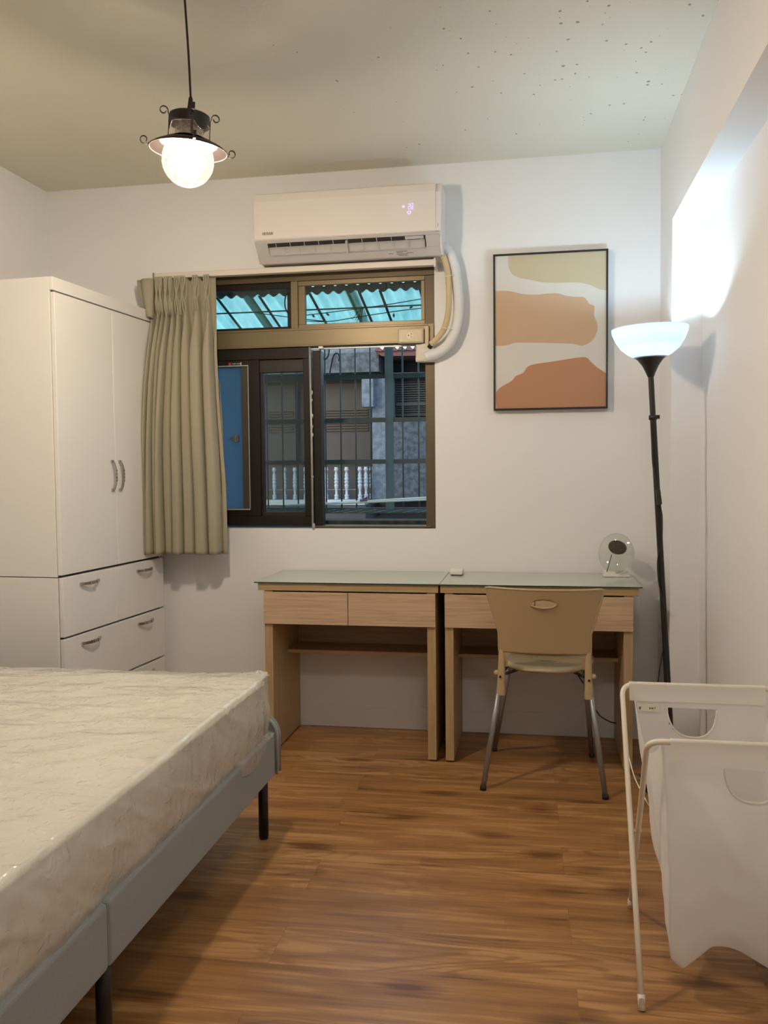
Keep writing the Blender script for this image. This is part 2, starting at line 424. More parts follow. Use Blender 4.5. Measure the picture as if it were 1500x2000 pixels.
M_chair = mat('beige_plastic', (0.47, 0.355, 0.205), 0.42, var=0.02, vs=20)
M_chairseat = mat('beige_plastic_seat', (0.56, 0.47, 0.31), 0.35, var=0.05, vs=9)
M_chairleg = mat('grey_powder_coat', (0.30, 0.30, 0.31), 0.35, metal=0.5, var=0.04)
M_rubber = mat('black_rubber', (0.02, 0.018, 0.018), 0.7)
M_black = mat('black_lacquer', (0.010, 0.009, 0.010), 0.35)
M_blackm = mat('black_metal', (0.028, 0.022, 0.020), 0.45, metal=0.3)
M_bronze = mat('dark_bronze_aluminium', (0.012, 0.0085, 0.006), 0.45, metal=0.0, spec=0.3, var=0.1)
M_bronze2 = mat('dark_bronze_recess', (0.018, 0.013, 0.010), 0.5)
M_gold = mat('champagne_aluminium', (0.19, 0.15, 0.085), 0.40, metal=0.4, var=0.06, vs=5, stretch=(0.5, 1, 6))
M_gold2 = mat('old_bronze_aluminium', (0.115, 0.085, 0.05), 0.45, metal=0.35, var=0.15)
M_silver = mat('silver_strip', (0.42, 0.43, 0.40), 0.4, metal=0.3)
M_ivory = mat('aged_ivory_plastic', (0.55, 0.47, 0.30), 0.4, var=0.04)
M_ac = mat('white_gloss_plastic', (0.78, 0.73, 0.70), 0.22, var=0.005, spec=0.5)
M_acg = mat('grey_white_plastic', (0.54, 0.52, 0.505), 0.4, var=0.01)
M_acd = mat('air_outlet_dark', (0.03, 0.022, 0.02), 0.7)
M_text = mat('dark_print', (0.12, 0.09, 0.07), 0.6)
M_led = emit('violet_led', (0.62, 0.50, 1.0), 1.5)
M_hose = mat('white_pipe_wrap', (0.74, 0.75, 0.77), 0.6, var=0.03, bump=0.25, bs=14)
M_hose2 = mat('yellowed_foam_pipe', (0.62, 0.50, 0.30), 0.7, var=0.12, vs=5, bump=0.2, bs=40)
M_putty = mat('white_putty', (0.74, 0.70, 0.62), 0.8, var=0.05, bump=0.8, bs=45)
M_tie = mat('white_cable_tie', (0.75, 0.72, 0.66), 0.5)
M_curt = cloth('beige_curtain_cloth', (0.455, 0.415, 0.315), 0.18, 0, 0.2, 500)
M_curtin = cloth('curtain_lining_cloth', (0.50, 0.48, 0.40), 0.35, 0, 0.2, 300)
M_railw = mat('white_rail', (0.74, 0.69, 0.62), 0.4)
M_bedcl = mat('blue_grey_upholstery', (0.27, 0.285, 0.30), 0.95, var=0.10, vs=220, bump=0.25, bs=500, sheen=0.2)
M_mat = mat('cream_mattress_ticking', (0.92, 0.89, 0.84), 0.85, var=0.03, vs=6)
M_hampf = mat('cream_powder_coated_tube', (0.80, 0.74, 0.62), 0.35, var=0.02)
M_bag = cloth('white_sheer_bag', (0.96, 0.95, 0.94), 0.45, 0.08, 0.1, 900)
M_bag2 = cloth('white_bag_hem', (0.94, 0.92, 0.88), 0.5, 0.0, 0.1, 900)
M_label = mat('cream_care_label', (0.80, 0.76, 0.64), 0.5)
M_pole = mat('black_painted_tube', (0.012, 0.010, 0.010), 0.4)
M_canv = mat('canvas_white', (0.66, 0.645, 0.60), 0.7, bump=0.1, bs=400, var=0.01)
M_p1 = mat('print_sand', (0.55, 0.48, 0.33), 0.7, var=0.02)
M_p2 = mat('print_peach', (0.56, 0.39, 0.255), 0.7, var=0.02)
M_p3 = mat('print_terracotta', (0.46, 0.225, 0.125), 0.7, var=0.02)
M_white = mat('white_plastic', (0.80, 0.78, 0.74), 0.35, var=0.01)
M_clear = glassmat('clear_acrylic', (0.93, 0.95, 0.92), 0.05, 0.03)
M_brownhub = mat('dark_brown_disc', (0.035, 0.022, 0.014), 0.4, bump=0.2, bs=80)
M_pane = glassmat('window_glass', (0.72, 0.78, 0.76), 0.05, 0.0)
M_pane2 = glassmat('tinted_sash_glass', (0.62, 0.70, 0.72), 0.04, 0.01, diff=0.02, dcol=(0.30, 0.35, 0.36))
M_globe = glassmat('seeded_glass', (0.98, 0.96, 0.92), 0.05, 0.03, bump=0.9, bs=90, diff=0.012, dcol=(0.9, 0.80, 0.66))
M_globe2 = glassmat('seeded_glass_neck', (0.90, 0.86, 0.80), 0.10, 0.03, bump=0.9, bs=90, diff=0.12, dcol=(0.7, 0.62, 0.52))
def globe_mat():
    m, nt, out = mk('seeded_globe_glass'); L = nt.links.new
    tc = N(nt, 'ShaderNodeTexCoord'); nz = N(nt, 'ShaderNodeTexNoise'); nz.inputs['Scale'].default_value = 150; nz.inputs['Detail'].default_value = 3
    L(tc.outputs['Object'], nz.inputs['Vector'])
    mr = N(nt, 'ShaderNodeMapRange'); mr.inputs[1].default_value = 0.42; mr.inputs[2].default_value = 0.62; mr.inputs[3].default_value = 0.004; mr.inputs[4].default_value = 0.012; L(nz.outputs['Fac'], mr.inputs[0])
    t = N(nt, 'ShaderNodeBsdfTransparent'); t.inputs[0].default_value = (0.97, 0.96, 0.94, 1)
    d = N(nt, 'ShaderNodeBsdfDiffuse'); d.inputs[0].default_value = (0.9, 0.80, 0.68, 1)
    mx = N(nt, 'ShaderNodeMixShader'); L(mr.outputs[0], mx.inputs[0]); L(t.outputs[0], mx.inputs[1]); L(d.outputs[0], mx.inputs[2])
    L(mx.outputs[0], out.inputs[0]); return m
M_globe3 = globe_mat()
M_shadein = mat('glare_darkened_lining', (0.0050, 0.0042, 0.0040), 0.6, spec=0.0)  # near-black colour keeps the close bulb from burning the lining out
M_holder = mat('grey_brown_socket', (0.12, 0.09, 0.07), 0.5)
M_socket = mat('brass_socket', (0.55, 0.40, 0.18), 0.3, metal=0.8)

# plastic film over the mattress: clear, wrinkled, glossy
def film_mat():
    m, nt, out = mk('clear_plastic_film'); L = nt.links.new
    tc = N(nt, 'ShaderNodeTexCoord')
    def nz(scale, rot, sc, det, dis):
        mp = N(nt, 'ShaderNodeMapping'); mp.inputs['Scale'].default_value = scale; mp.inputs['Rotation'].default_value = (0, 0, rot); L(tc.outputs['Object'], mp.inputs['Vector'])
        n = N(nt, 'ShaderNodeTexNoise'); n.inputs['Scale'].default_value = sc; n.inputs['Detail'].default_value = det; n.inputs['Distortion'].default_value = dis; L(mp.outputs[0], n.inputs['Vector']); return n.outputs['Fac']
    a = nz((1.0, 5.0, 2.5), 0.55, 1.25, 4, 0.5)
    c = nz((3.0, 9.0, 5.0), -0.25, 1.7, 3, 0.6)
    e = nz((1, 1, 1), 0, 30, 2, 0.6)
    er = N(nt, 'ShaderNodeMapRange'); er.inputs[1].default_value = 0.55; er.inputs[2].default_value = 0.75; L(e, er.inputs[0])
    m1_ = N(nt, 'ShaderNodeMath', operation='MULTIPLY_ADD'); m1_.inputs[1].default_value = 0.3; L(c, m1_.inputs[0]); L(a, m1_.inputs[2])
    ad = N(nt, 'ShaderNodeMath', operation='MULTIPLY_ADD'); ad.inputs[1].default_value = 0.10; L(er.outputs[0], ad.inputs[0]); L(m1_.outputs[0], ad.inputs[2])
    bp = N(nt, 'ShaderNodeBump'); bp.inputs['Strength'].default_value = 1.0; bp.inputs['Distance'].default_value = 0.020; L(ad.outputs[0], bp.inputs['Height'])
    t = N(nt, 'ShaderNodeBsdfTransparent'); t.inputs[0].default_value = (0.97, 0.97, 0.95, 1)
    g = N(nt, 'ShaderNodeBsdfGlossy'); g.inputs['Roughness'].default_value = 0.13; L(bp.outputs[0], g.inputs['Normal'])
    d = N(nt, 'ShaderNodeBsdfDiffuse'); d.inputs[0].default_value = (0.93, 0.90, 0.84, 1); L(bp.outputs[0], d.inputs['Normal'])
    lw = N(nt, 'ShaderNodeLayerWeight'); lw.inputs[0].default_value = 0.28; L(bp.outputs[0], lw.inputs['Normal'])
    mr = N(nt, 'ShaderNodeMapRange'); mr.inputs[3].default_value = 0.07; mr.inputs[4].default_value = 0.75; L(lw.outputs['Fresnel'], mr.inputs[0])
    m1 = N(nt, 'ShaderNodeMixShader'); m1.inputs[0].default_value = 0.36; L(t.outputs[0], m1.inputs[1]); L(d.outputs[0], m1.inputs[2])
    m2 = N(nt, 'ShaderNodeMixShader'); L(mr.outputs[0], m2.inputs[0]); L(m1.outputs[0], m2.inputs[1]); L(g.outputs[0], m2.inputs[2])
    L(m2.outputs[0], out.inputs[0]); return m
M_film = film_mat()

# outside
M_steel = mat('grey_green_painted_steel', (0.050, 0.075, 0.074), 0.6, var=0.15, vs=12)
M_plaster = speckle('rough_grey_plaster', (0.020, 0.027, 0.035), (0.052, 0.068, 0.088), 24, lo=0.36, hi=0.64)
M_plasterl = speckle('pale_rough_plaster', (0.050, 0.068, 0.092), (0.095, 0.125, 0.165), 24, lo=0.34, hi=0.66)
M_smoothgrey = mat('dark_grey_wall', (0.021, 0.025, 0.031), 0.8, var=0.2, vs=3)
M_shutter = mat('dark_shutter', (0.012, 0.014, 0.018), 0.7, var=0.25, vs=6)
M_concrete = speckle('mossy_dark_concrete', (0.020, 0.023, 0.018), (0.05, 0.053, 0.042), 40, lo=0.35, hi=0.7)
M_sill = mat('grey_tile_sill', (0.22, 0.22, 0.19), 0.5, var=0.1)
M_balu = mat('white_glazed_baluster', (0.20, 0.25, 0.30), 0.4)
M_rooftile = mat('red_roof_sheet', (0.07, 0.03, 0.03), 0.8)
M_lightcane = mat('pale_green_cane', (0.50, 0.58, 0.55), 0.5)
M_frost = cloth('frosted_blue_film', (0.16, 0.24, 0.32), 0.85, 0.0, 0.0, 10, transcol=(0.26, 0.36, 0.44))

def canopy_mat():
    m, nt, out = mk('corrugated_translucent_sheet'); L = nt.links.new
    tc = N(nt, 'ShaderNodeTexCoord'); nz = N(nt, 'ShaderNodeTexNoise'); nz.inputs['Scale'].default_value = 9; nz.inputs['Detail'].default_value = 6
    mp = N(nt, 'ShaderNodeMapping'); mp.inputs['Scale'].default_value = (1.5, 0.6, 1); L(tc.outputs['Object'], mp.inputs['Vector']); L(mp.outputs[0], nz.inputs['Vector'])
    cr = N(nt, 'ShaderNodeValToRGB'); cr.color_ramp.elements[0].position = 0.3; cr.color_ramp.elements[1].position = 0.65
    cr.color_ramp.elements[0].color = (0.34, 0.66, 0.64, 1); cr.color_ramp.elements[1].color = (0.60, 0.97, 0.90, 1)
    L(nz.outputs['Fac'], cr.inputs[0])
    t = N(nt, 'ShaderNodeBsdfTranslucent'); L(cr.outputs[0], t.inputs[0])
    d = N(nt, 'ShaderNodeBsdfDiffuse'); L(cr.outputs[0], d.inputs[0])
    mx = N(nt, 'ShaderNodeMixShader'); mx.inputs[0].default_value = 0.12; L(t.outputs[0], mx.inputs[1]); L(d.outputs[0], mx.inputs[2])
    L(mx.outputs[0], out.inputs[0]); return m
M_canopy = canopy_mat()

# ================================================================== ROOM SHELL
XL, XR, XA, H = -2.3975, 0.5347, 0.652, 2.6247
YB = -5.6
WX0, WX1, WZ0, WZ1 = -1.74, -0.467, 0.955, 2.168
TH = 0.14

b = BM()
box(b, XL - 0.2, WX0, 0, TH, 0, H + 0.2); box(b, WX1, XA + 0.2, 0, TH, 0, H + 0.2)
box(b, WX0, WX1, 0, TH, 0, WZ0); box(b, WX0, WX1, 0, TH, WZ1, H + 0.2)
obj('wall_back', b, M_wall, kind='structure')
obj('wall_left', bx(XL - 0.2, XL, YB, 0, 0, H + 0.2), M_wall, kind='structure')
obj('wall_right', bx(XA, XA + 0.2, YB, 0, 0, H + 0.2), M_wall, kind='structure')
obj('wall_front', bx(XL - 0.2, XA + 0.2, YB - 0.2, YB, 0, H + 0.2), M_wall, kind='structure')
obj('floor', bx(XL - 0.2, XA + 0.2, YB - 0.2, TH, -0.15, 0), M_floor, kind='structure')
obj('ceiling', bx(XL, XA, YB, 0, H, H + 0.2), M_ceil, kind='structure')
# projecting pier in the corner and the beam that runs along the right wall
obj('trim_1', bx(XR, XA, -0.342, -0.0005, 0.0005, 2.226), M_wall, kind='structure')
obj('trim_2', bx(XR, XA, YB, -0.0005, 2.226, H - 0.0005), M_wall, kind='structure')
# low skirting of the back wall, nearly flush
b = BM(); box(b, XL + 0.001, XR - 0.001, -0.006, -0.0004, 0.0005, 0.108)
obj('baseboard_back', b, M_base, kind='structure', bevel=0.002)

# ================================================================== WINDOW (upper transom lights)
w1 = thing('window_1', 'old bronze aluminium transom window with two lights above a champagne rail', 'window', (-1.1, 0.03, 1.9), kind='structure')
FY0, FY1 = 0.004, 0.075
b = BM()
box(b, WX0, WX1, FY0, FY1, 2.128, WZ1)                 # head
box(b, WX1 - 0.045, WX1, FY0 + 0.004, FY1, WZ0, 2.128) # right jamb, full height
box(b, WX0, WX0 + 0.04, FY0 + 0.004, FY1, WZ0, 2.128)  # left jamb
obj('window_frame', b, M_gold2, w1, bevel=0.002)
b = BM(); box(b, -1.152, -1.118, FY0 - 0.002, FY1, 1.905, 2.128); box(b, -1.118, WX1 - 0.045, FY0 + 0.004, 0.03, 1.905, 1.925)
box(b, -1.118, WX1 - 0.045, FY0 + 0.004, 0.03, 2.106, 2.128)
box(b, -1.118, -1.085, 0.012, 0.04, 1.925, 2.106); box(b, -0.53, -0.512, 0.010, 0.04, 1.925, 2.106)
obj('mullion', b, M_gold, w1, bevel=0.002)
b = BM(); box(b, WX0 + 0.04, WX1 - 0.002, -0.006, FY1, 1.818, 1.905)
box(b, WX0 + 0.04, WX1 - 0.03, -0.010, 0, 1.818, 1.826); box(b, WX0 + 0.04, WX1 - 0.03, -0.009, 0, 1.895, 1.905)
obj('transom_rail', b, M_gold, w1, bevel=0.002)
b = BM(); box(b, WX0 + 0.04, -1.152, 0.02, 0.045, 2.10, 2.128); box(b, WX0 + 0.04, -1.152, 0.02, 0.045, 1.905, 1.920); box(b, -1.175, -1.152, 0.02, 0.045, 1.92, 2.1)
obj('sliding_sash', b, M_bronze, w1, bevel=0.002)
obj('pane', bx(WX0 + 0.05, -1.155, 0.030, 0.034, 1.915, 2.11), M_pane, w1)
obj('pane', bx(-1.09, -0.53, 0.022, 0.026, 1.92, 2.11), M_pane, w1)
b = BM(); tube(b, smoothpath([at(562, 571, y=0.004), at(557, 582, y=-0.004), at(557, 600, y=-0.004), at(562, 611, y=0.004)], 5), 0.0035, 8)
obj('sash_latch', b, M_bronze2, w1)

# ================================================================== WINDOW (lower dark slider)
w2 = thing('window_2', 'dark bronze sliding window with a frosted blue light at the left', 'window', (-1.35, 0.03, 0.96), kind='structure')
SX1 = -1.062
b = BM()
box(b, WX0 + 0.04, SX1, FY0, FY1, 1.765, 1.817)           # head
box(b, WX0 + 0.04, SX1, FY0, FY1, 0.968, 1.012)           # bottom rail
box(b, SX1 - 0.034, SX1, FY0 - 0.003, FY1, 1.012, 1.765)  # right stile
obj('window_frame', b, M_bronze, w2, bevel=0.002)
# middle stile and inner frame of the narrow blue light
b = BM()
box(b, -1.372, -1.318, 0.008, 0.06, 1.012, 1.765)
box(b, WX0 + 0.04, -1.372, 0.008, 0.05, 1.012, 1.048); box(b, WX0 + 0.04, -1.372, 0.008, 0.05, 1.738, 1.765)
obj('sash', b, M_bronze, w2, bevel=0.002)
b = BM(); box(b, -1.318, SX1 - 0.034, 0.03, 0.06, 1.012, 1.032); box(b, -1.318, SX1 - 0.034, 0.022, 0.06, 1.705, 1.765)
box(b, -1.318, -1.306, 0.03, 0.06, 1.03, 1.705); 
obj('sash', b, M_bronze2, w2, bevel=0.001)
b = BM(); box(b, -1.408, -1.374, 0.014, 0.05, 1.050, 1.735); obj('inner_stile', b, mat('brown_inner_stile', (0.055, 0.045, 0.034), 0.5), w2, bevel=0.001)
b = BM(); box(b, WX0 + 0.04, -1.370, 0.004, 0.014, 1.736, 1.741); box(b, WX0 + 0.04, -1.370, 0.002, 0.014, 1.043, 1.049); box(b, -1.373, -1.3695, 0.004, 0.010, 1.049, 1.736)
obj('glazing_bead', b, M_silver, w2)
obj('blue_pane', bx(WX0 + 0.04, -1.405, 0.030, 0.034, 1.045, 1.74), M_frost, w2, label='frosted blue pane')
obj('pane', bx(-1.31, SX1 - 0.034, 0.040, 0.044, 1.03, 1.71), M_pane2, w2)
p = at(458, 857, y=0.01)
b = BM(); prism(b, [(p.x - 0.024, p.z), (p.x + 0.012, p.z + 0.02), (p.x + 0.012, p.z - 0.02)], 'y', -0.006, 0.012); box(b, p.x + 0.008, p.x + 0.024, -0.004, 0.014, p.z - 0.017, p.z + 0.017)
obj('latch', b, mat('pewter_latch', (0.16, 0.17, 0.15), 0.4, metal=0.5), w2, bevel=0.002)
# maker's sticker on the head of the sash: red square and a row of small white marks
b = BM(); p = at(448, 711.0, y=0.0005); 
box(b, p.x - 0.0065, p.x + 0.0065, 0.0060, 0.0078, p.z - 0.006, p.z + 0.006, 0)
for i in range(5):
    xx = p.x + 0.012 + i * 0.0085
    box(b, xx, xx + 0.006, 0.0066, 0.0078, p.z - 0.001, p.z + 0.003, 1)
    if i % 2: box(b, xx + 0.002, xx + 0.004, 0.0066, 0.0078, p.z - 0.004, p.z + 0.005, 1)
box(b, p.x + 0.052, p.x + 0.059, 0.0066, 0.0078, p.z - 0.006, p.z + 0.007, 1)
box(b, p.x + 0.016, p.x + 0.056, 0.0066, 0.0078, p.z - 0.008, p.z - 0.0065, 1)
obj('sticker', b, [mat('sticker_red', (0.45, 0.03, 0.04), 0.5), mat('sticker_white', (0.45, 0.42, 0.38), 0.5)], w2)
# silver cover strip and bare dark track stile beside the open half
b = BM(); tube(b, [(SX1 + 0.004, 0.0, 0.957), (SX1 + 0.003, 0.0, 1.4), (SX1, 0.0, 1.817)], 0.0055, 8)
for z, r in ((1.60, .006), (1.565, .004), (1.49, .007), (1.44, .005), (1.40, .006), (1.2, .004), (0.965, .009)):
    bmesh.ops.create_icosphere(b, subdivisions=1, radius=r, matrix=Matrix.Translation((SX1 + 0.008, -0.002, z)) @ Matrix.Diagonal((1, 0.6, 2.2, 1)))
obj('sealant_strip', b, M_silver, w2, smooth=True)
obj('track_stile', bx(-1.053, -1.012, 0.012, 0.07, 0.962, 1.80), M_bronze, w2, bevel=0.003)
obj('track_rail', bx(SX1, WX1 - 0.045, 0.0, 0.012, 1.804, 1.810), M_silver, w2)
obj('window_sill', bx(SX1, WX1 - 0.02, 0.002, 0.10, WZ0 + 0.0005, WZ0 + 0.012), M_gold2, w2, bevel=0.002)
p = at(627, 679, y=-0.005); obj('rail_clip', bx(p.x - 0.011, p.x + 0.011, -0.014, 0.0, p.z - 0.006, p.z + 0.006), M_white, w2, bevel=0.002)

# ================================================================== POWER SOCKET on the rail
so = thing('power_outlet', 'aged ivory three hole power outlet box screwed on the bronze window rail', 'outlet', (-0.577, -0.02, 1.85))
p0 = at(777, 671, y=-0.042); p1 = at(827, 640, y=-0.042)
obj('housing', bx(p0.x, p1.x, -0.042, -0.0105, p0.z, p1.z), M_ivory, so, bevel=0.005)
obj('mounting_plate', bx(p1.x + 0.001, p1.x + 0.022, -0.022, -0.0105, p0.z - 0.006, p1.z + 0.012), M_ivory, so, bevel=0.003)
b = BM(); cx, cz = (p0.x + p1.x) / 2 - 0.002, (p0.z + p1.z) / 2
box(b, p0.x + 0.006, p1.x - 0.006, -0.0445, -0.0415, p0.z + 0.006, p1.z - 0.006)
obj('cover_plate', b, M_ivory, so, bevel=0.002)
b = BM(); disc(b, (cx, -0.0446, cz), 0.0155, (0, -1, 0), 24, 0.0012); obj('socket_face', b, mat('pale_socket', (0.66, 0.60, 0.44), 0.4), so)
b = BM(); disc(b, (cx - 0.007, -0.0458, cz + 0.001), 0.003, (0, -1, 0), 12, 0.0008); box(b, cx + 0.003, cx + 0.0085, -0.0466, -0.0458, cz + 0.005, cz + 0.0085); box(b, cx + 0.004, cx + 0.0065, -0.0466, -0.0458, cz - 0.009, cz - 0.002)
obj('socket_holes', b, M_rubber, so)

# ================================================================== AIR CONDITIONER
ac = thing('air_conditioner', 'white wall mounted split air conditioner above the window with open vent', 'air conditioner', (-0.84, -0.1, 2.17))
AX0, AX1 = -1.262, -0.412
# side profile (y, z): back top -> front -> curved underside
prof_body = [(-0.001, 2.482), (-0.165, 2.484), (-0.178, 2.478), (-0.200, 2.44), (-0.202, 2.30), (-0.202, 2.276), (-0.127, 2.190), (-0.10, 2.186), (-0.001, 2.186)]
b = BM(); prism(b, prof_body, 'x', AX0 + 0.002, AX1 - 0.002)
obj('body', b, M_ac, ac, bevel=0.004)
prof_front = [(-0.150, 2.4855), (-0.178, 2.484), (-0.202, 2.475), (-0.2105, 2.44), (-0.212, 2.35), (-0.2105, 2.274), (-0.200, 2.268), (-0.150, 2.268)]
b = BM(); prism(b, prof_front, 'x', AX0 + 0.003, AX1 - 0.024)
obj('front_panel', b, M_ac, ac, bevel=0.003)
prof_side = [(-0.001, 2.487), (-0.150, 2.489), (-0.175, 2.484), (-0.19, 2.46), (-0.198, 2.43), (-0.198, 2.262), (-0.190, 2.24), (-0.165, 2.205), (-0.135, 2.184), (-0.001, 2.183)]
b = BM(); prism(b, prof_side, 'x', AX1 - 0.010, AX1)
obj('end_cover', b, M_ac, ac, bevel=0.004)
# underside bezel: a slanted plane from the lower front edge down to the base
def und(x, t, out=0.0):
    """t 0 at the front lip .. 1 at the rear; point on the sloping underside"""
    y = -0.207 + t * 0.075; z = 2.266 - t * 0.083
    n = Vector((0, -0.742, -0.670))
    return Vector((x, y, z)) + n * out
def upanel(bm, x0, x1, t0, t1, o0, o1):
    hexa(bm, [und(x0, t0, o0), und(x1, t0, o0), und(x1, t1, o0), und(x0, t1, o0), und(x0, t0, o1), und(x1, t0, o1), und(x1, t1, o1), und(x0, t1, o1)])
b = BM()
upanel(b, AX0 + 0.004, AX1 - 0.006, 0.0, 0.10, -0.012, 0.004)
upanel(b, AX0 + 0.004, AX1 - 0.006, 0.60, 1.0, -0.012, 0.004)
upanel(b, AX0 + 0.004, AX0 + 0.062, 0.10, 0.60, -0.012, 0.004)
upanel(b, AX1 - 0.070, AX1 - 0.006, 0.10, 0.60, -0.012, 0.004)
obj('outlet_bezel', b, M_acg, ac, bevel=0.002)
b = BM(); upanel(b, AX0 + 0.06, AX1 - 0.068, 0.08, 0.62, -0.002, 0.0008); obj('air_outlet', b, M_acd, ac)
# two flaps with fins standing in the outlet
def flap(x0, x1, name):
    b = BM(); upanel(b, x0, x1, 0.26, 0.60, 0.004, 0.006)
    n = 5
    for t in (0.26, 0.585): 
        upanel(b, x0, x1, t, t + 0.02, 0.004, 0.013)
    for i in range(n + 1):
        x = x0 + (x1 - x0 - 0.002) * i / n
        upanel(b, x, x + 0.002, 0.26, 0.60, 0.004, 0.013)
    obj(name, b, M_acg, ac)
xm = (AX0 + AX1) / 2 + 0.002
flap(AX0 + 0.066, xm - 0.004, 'flap'); flap(xm + 0.006, AX1 - 0.074, 'flap')
b = BM(); upanel(b, xm - 0.004, xm + 0.004, 0.14, 0.62, 0.003, 0.016); obj('flap_bracket', b, M_acg, ac)
for k in range(11):
    x = AX0 + 0.10 + k * 0.066
    b = BM(); upanel(b, x, x + 0.002, 0.11, 0.26, 0.001, 0.006); obj('vane', b, M_acg, ac)
b = BM(); upanel(b, AX1 - 0.16, AX1 - 0.078, 0.12, 0.24, 0.001, 0.004); obj('inner_cover', b, M_acg, ac)
b = BM()   # small printed rating marks on the underside
for i, (dx, dt, w) in enumerate([(0.0, 0.72, 0.05), (0.0, 0.78, 0.028), (0.0, 0.84, 0.05), (0.045, 0.80, 0.03), (0.008, 0.90, 0.042), (-0.036, 0.80, 0.02), (0.035, 0.74, 0.008), (-0.002, 0.72, 0.003)]):
    upanel(b, AX1 - 0.205 + dx, AX1 - 0.205 + dx + w, dt, dt + 0.03, 0.0042, 0.0048)
obj('rating_print', b, mat('grey_print', (0.25, 0.22, 0.20), 0.6), ac)

def text_mesh(txt, size, name, m, parent, origin, xdir=(1, 0, 0), up=(0, 0, 1), th=0.0004, sx=1.0):
    cu = bpy.data.curves.new(name + '_curve', 'FONT'); cu.body = txt; cu.size = size; cu.extrude = th; cu.offset = size * 0.012
    to = bpy.data.objects.new(name + '_tmp', cu); COL.objects.link(to)
    bpy.context.view_layer.update()
    me = bpy.data.meshes.new_from_object(to.evaluated_get(bpy.context.evaluated_depsgraph_get()))
    bpy.data.objects.remove(to); bpy.data.curves.remove(cu)
    bm = bmesh.new(); bm.from_mesh(me); bpy.data.meshes.remove(me)
    X = Vector(xdir).normalized() * sx; U = Vector(up).normalized(); Z = Vector(xdir).cross(Vector(up))
    M = Matrix(((X.x, U.x, Z.x, origin[0]), (X.y, U.y, Z.y, origin[1]), (X.z, U.z, Z.z, origin[2]), (0, 0, 0, 1)))
    bm.transform(M)
    return obj(name, bm, m, parent)

# HERAN in small serif capitals, built from strokes
def letter(bm, ch, x, z, w, h, y0, y1):
    t = w * 0.26; s = w * 0.10
    def st(a, c, wd):
        a = Vector((x + a[0] * w, 0, z + a[1] * h)); c = Vector((x + c[0] * w, 0, z + c[1] * h))
        d = (c - a); n = Vector((-d.z, 0, d.x)).normalized() * wd / 2
        prism(bm, [((a - n).x, (a - n).z), ((c - n).x, (c - n).z), ((c + n).x, (c + n).z), ((a + n).x, (a + n).z)], 'y', y0, y1)
    def serif(px, pz): st((px - 0.14, pz), (px + 0.20, pz), h * 0.07)
    if ch == 'H': st((.14, 0), (.14, 1), t * .8); st((.82, 0), (.82, 1), t * .8); st((.14, .52), (.82, .52), s); [serif(a, c) for a in (.12, .80) for c in (0.03, .97)]
    if ch == 'E': st((.2, 0), (.2, 1), t * .8); st((.1, .03), (.9, .03), s); st((.1, .97), (.9, .97), s); st((.2, .52), (.7, .52), s); st((.88, 0), (.88, .25), s); st((.88, .75), (.88, 1), s); st((.7, .38), (.7, .66), s)
    if ch == 'R':
        st((.2, 0), (.2, 1), t * .8); st((.1, .97), (.65, .97), s); st((.2, .50), (.65, .50), s); st((.65, .97), (.82, .85), t * .6); st((.80, .9), (.80, .6), t * .8); st((.82, .62), (.62, .5), t * .6)
        st((.5, .5), (.95, 0), t * .8); serif(.18, .03)
    if ch == 'A': st((.1, 0), (.5, 1), s); st((.5, 1), (.88, 0), t * .85); st((.25, .33), (.75, .33), s); serif(.08, .03); serif(.84, .03)
    if ch == 'N': st((.15, 0), (.15, 1), s); st((.12, 1), (.85, 0), t * .8); st((.85, 0), (.85, 1), s); serif(.12, .03); serif(.12, .97); serif(.82, .97)
b = BM()
q0 = at(512.5, 458.5, y=-0.2125); q1 = at(533.5, 457, y=-0.2125)
cw = (q1.x - q0.x) / 5
for i, ch in enumerate('HERAN'): letter(b, ch, q0.x + i * cw, q0.z - 0.002, cw * 0.92, 0.0115, -0.2128, -0.2112)
obj('logo_lettering', b, M_text, ac)
# violet display: mode dot, two seven-segment digits, timer mark
b = BM()
def seg7(bm, ch, x, z, w, h, y):
    S = {'2': 'abged', '8': 'abcdefg', '6': 'afgedc', '3': 'abgcd', '0': 'abcdef'}[ch]; t = w * 0.26
    R = {'a': (0, w, h - t, h), 'g': (0, w, h / 2 - t / 2, h / 2 + t / 2), 'd': (0, w, 0, t), 'f': (0, t, h / 2, h), 'b': (w - t, w, h / 2, h), 'e': (0, t, 0, h / 2), 'c': (w - t, w, 0, h / 2)}
    for s in S:
        a = R[s]; box(bm, x + a[0], x + a[1], y - 0.0008, y + 0.0006, z + a[2], z + a[3])
YD = -0.2122
q = at(797, 409, y=YD)
seg7(b, '2', q.x, q.z, 0.0095, 0.0245, YD); seg7(b, '8', q.x + 0.0125, q.z, 0.0095, 0.0265, YD)
q = at(788, 403.5, y=YD); disc(b, (q.x, YD + 0.0004, q.z), 0.0055, (0, -1, 0), 14, 0.0012)
q = at(799, 414.5, y=YD)
for k in range(10):
    a = k / 10 * 2 * PI + 0.3
    if k == 2: continue
    c = Vector((q.x + 0.0065 * math.cos(a), YD, q.z + 0.0065 * math.sin(a)))
    box(b, c.x - 0.002, c.x + 0.002, YD - 0.0008, YD + 0.0006, c.z - 0.002, c.z + 0.002)
obj('display', b, M_led, ac, label='violet lit temperature digits')
b = BM(); q = at(855, 439, x=AX1); disc(b, (AX1, q.y, q.z), 0.006, (1, 0, 0), 12, 0.001, 0.7, 1.3); obj('side_badge', b, M_text, ac)

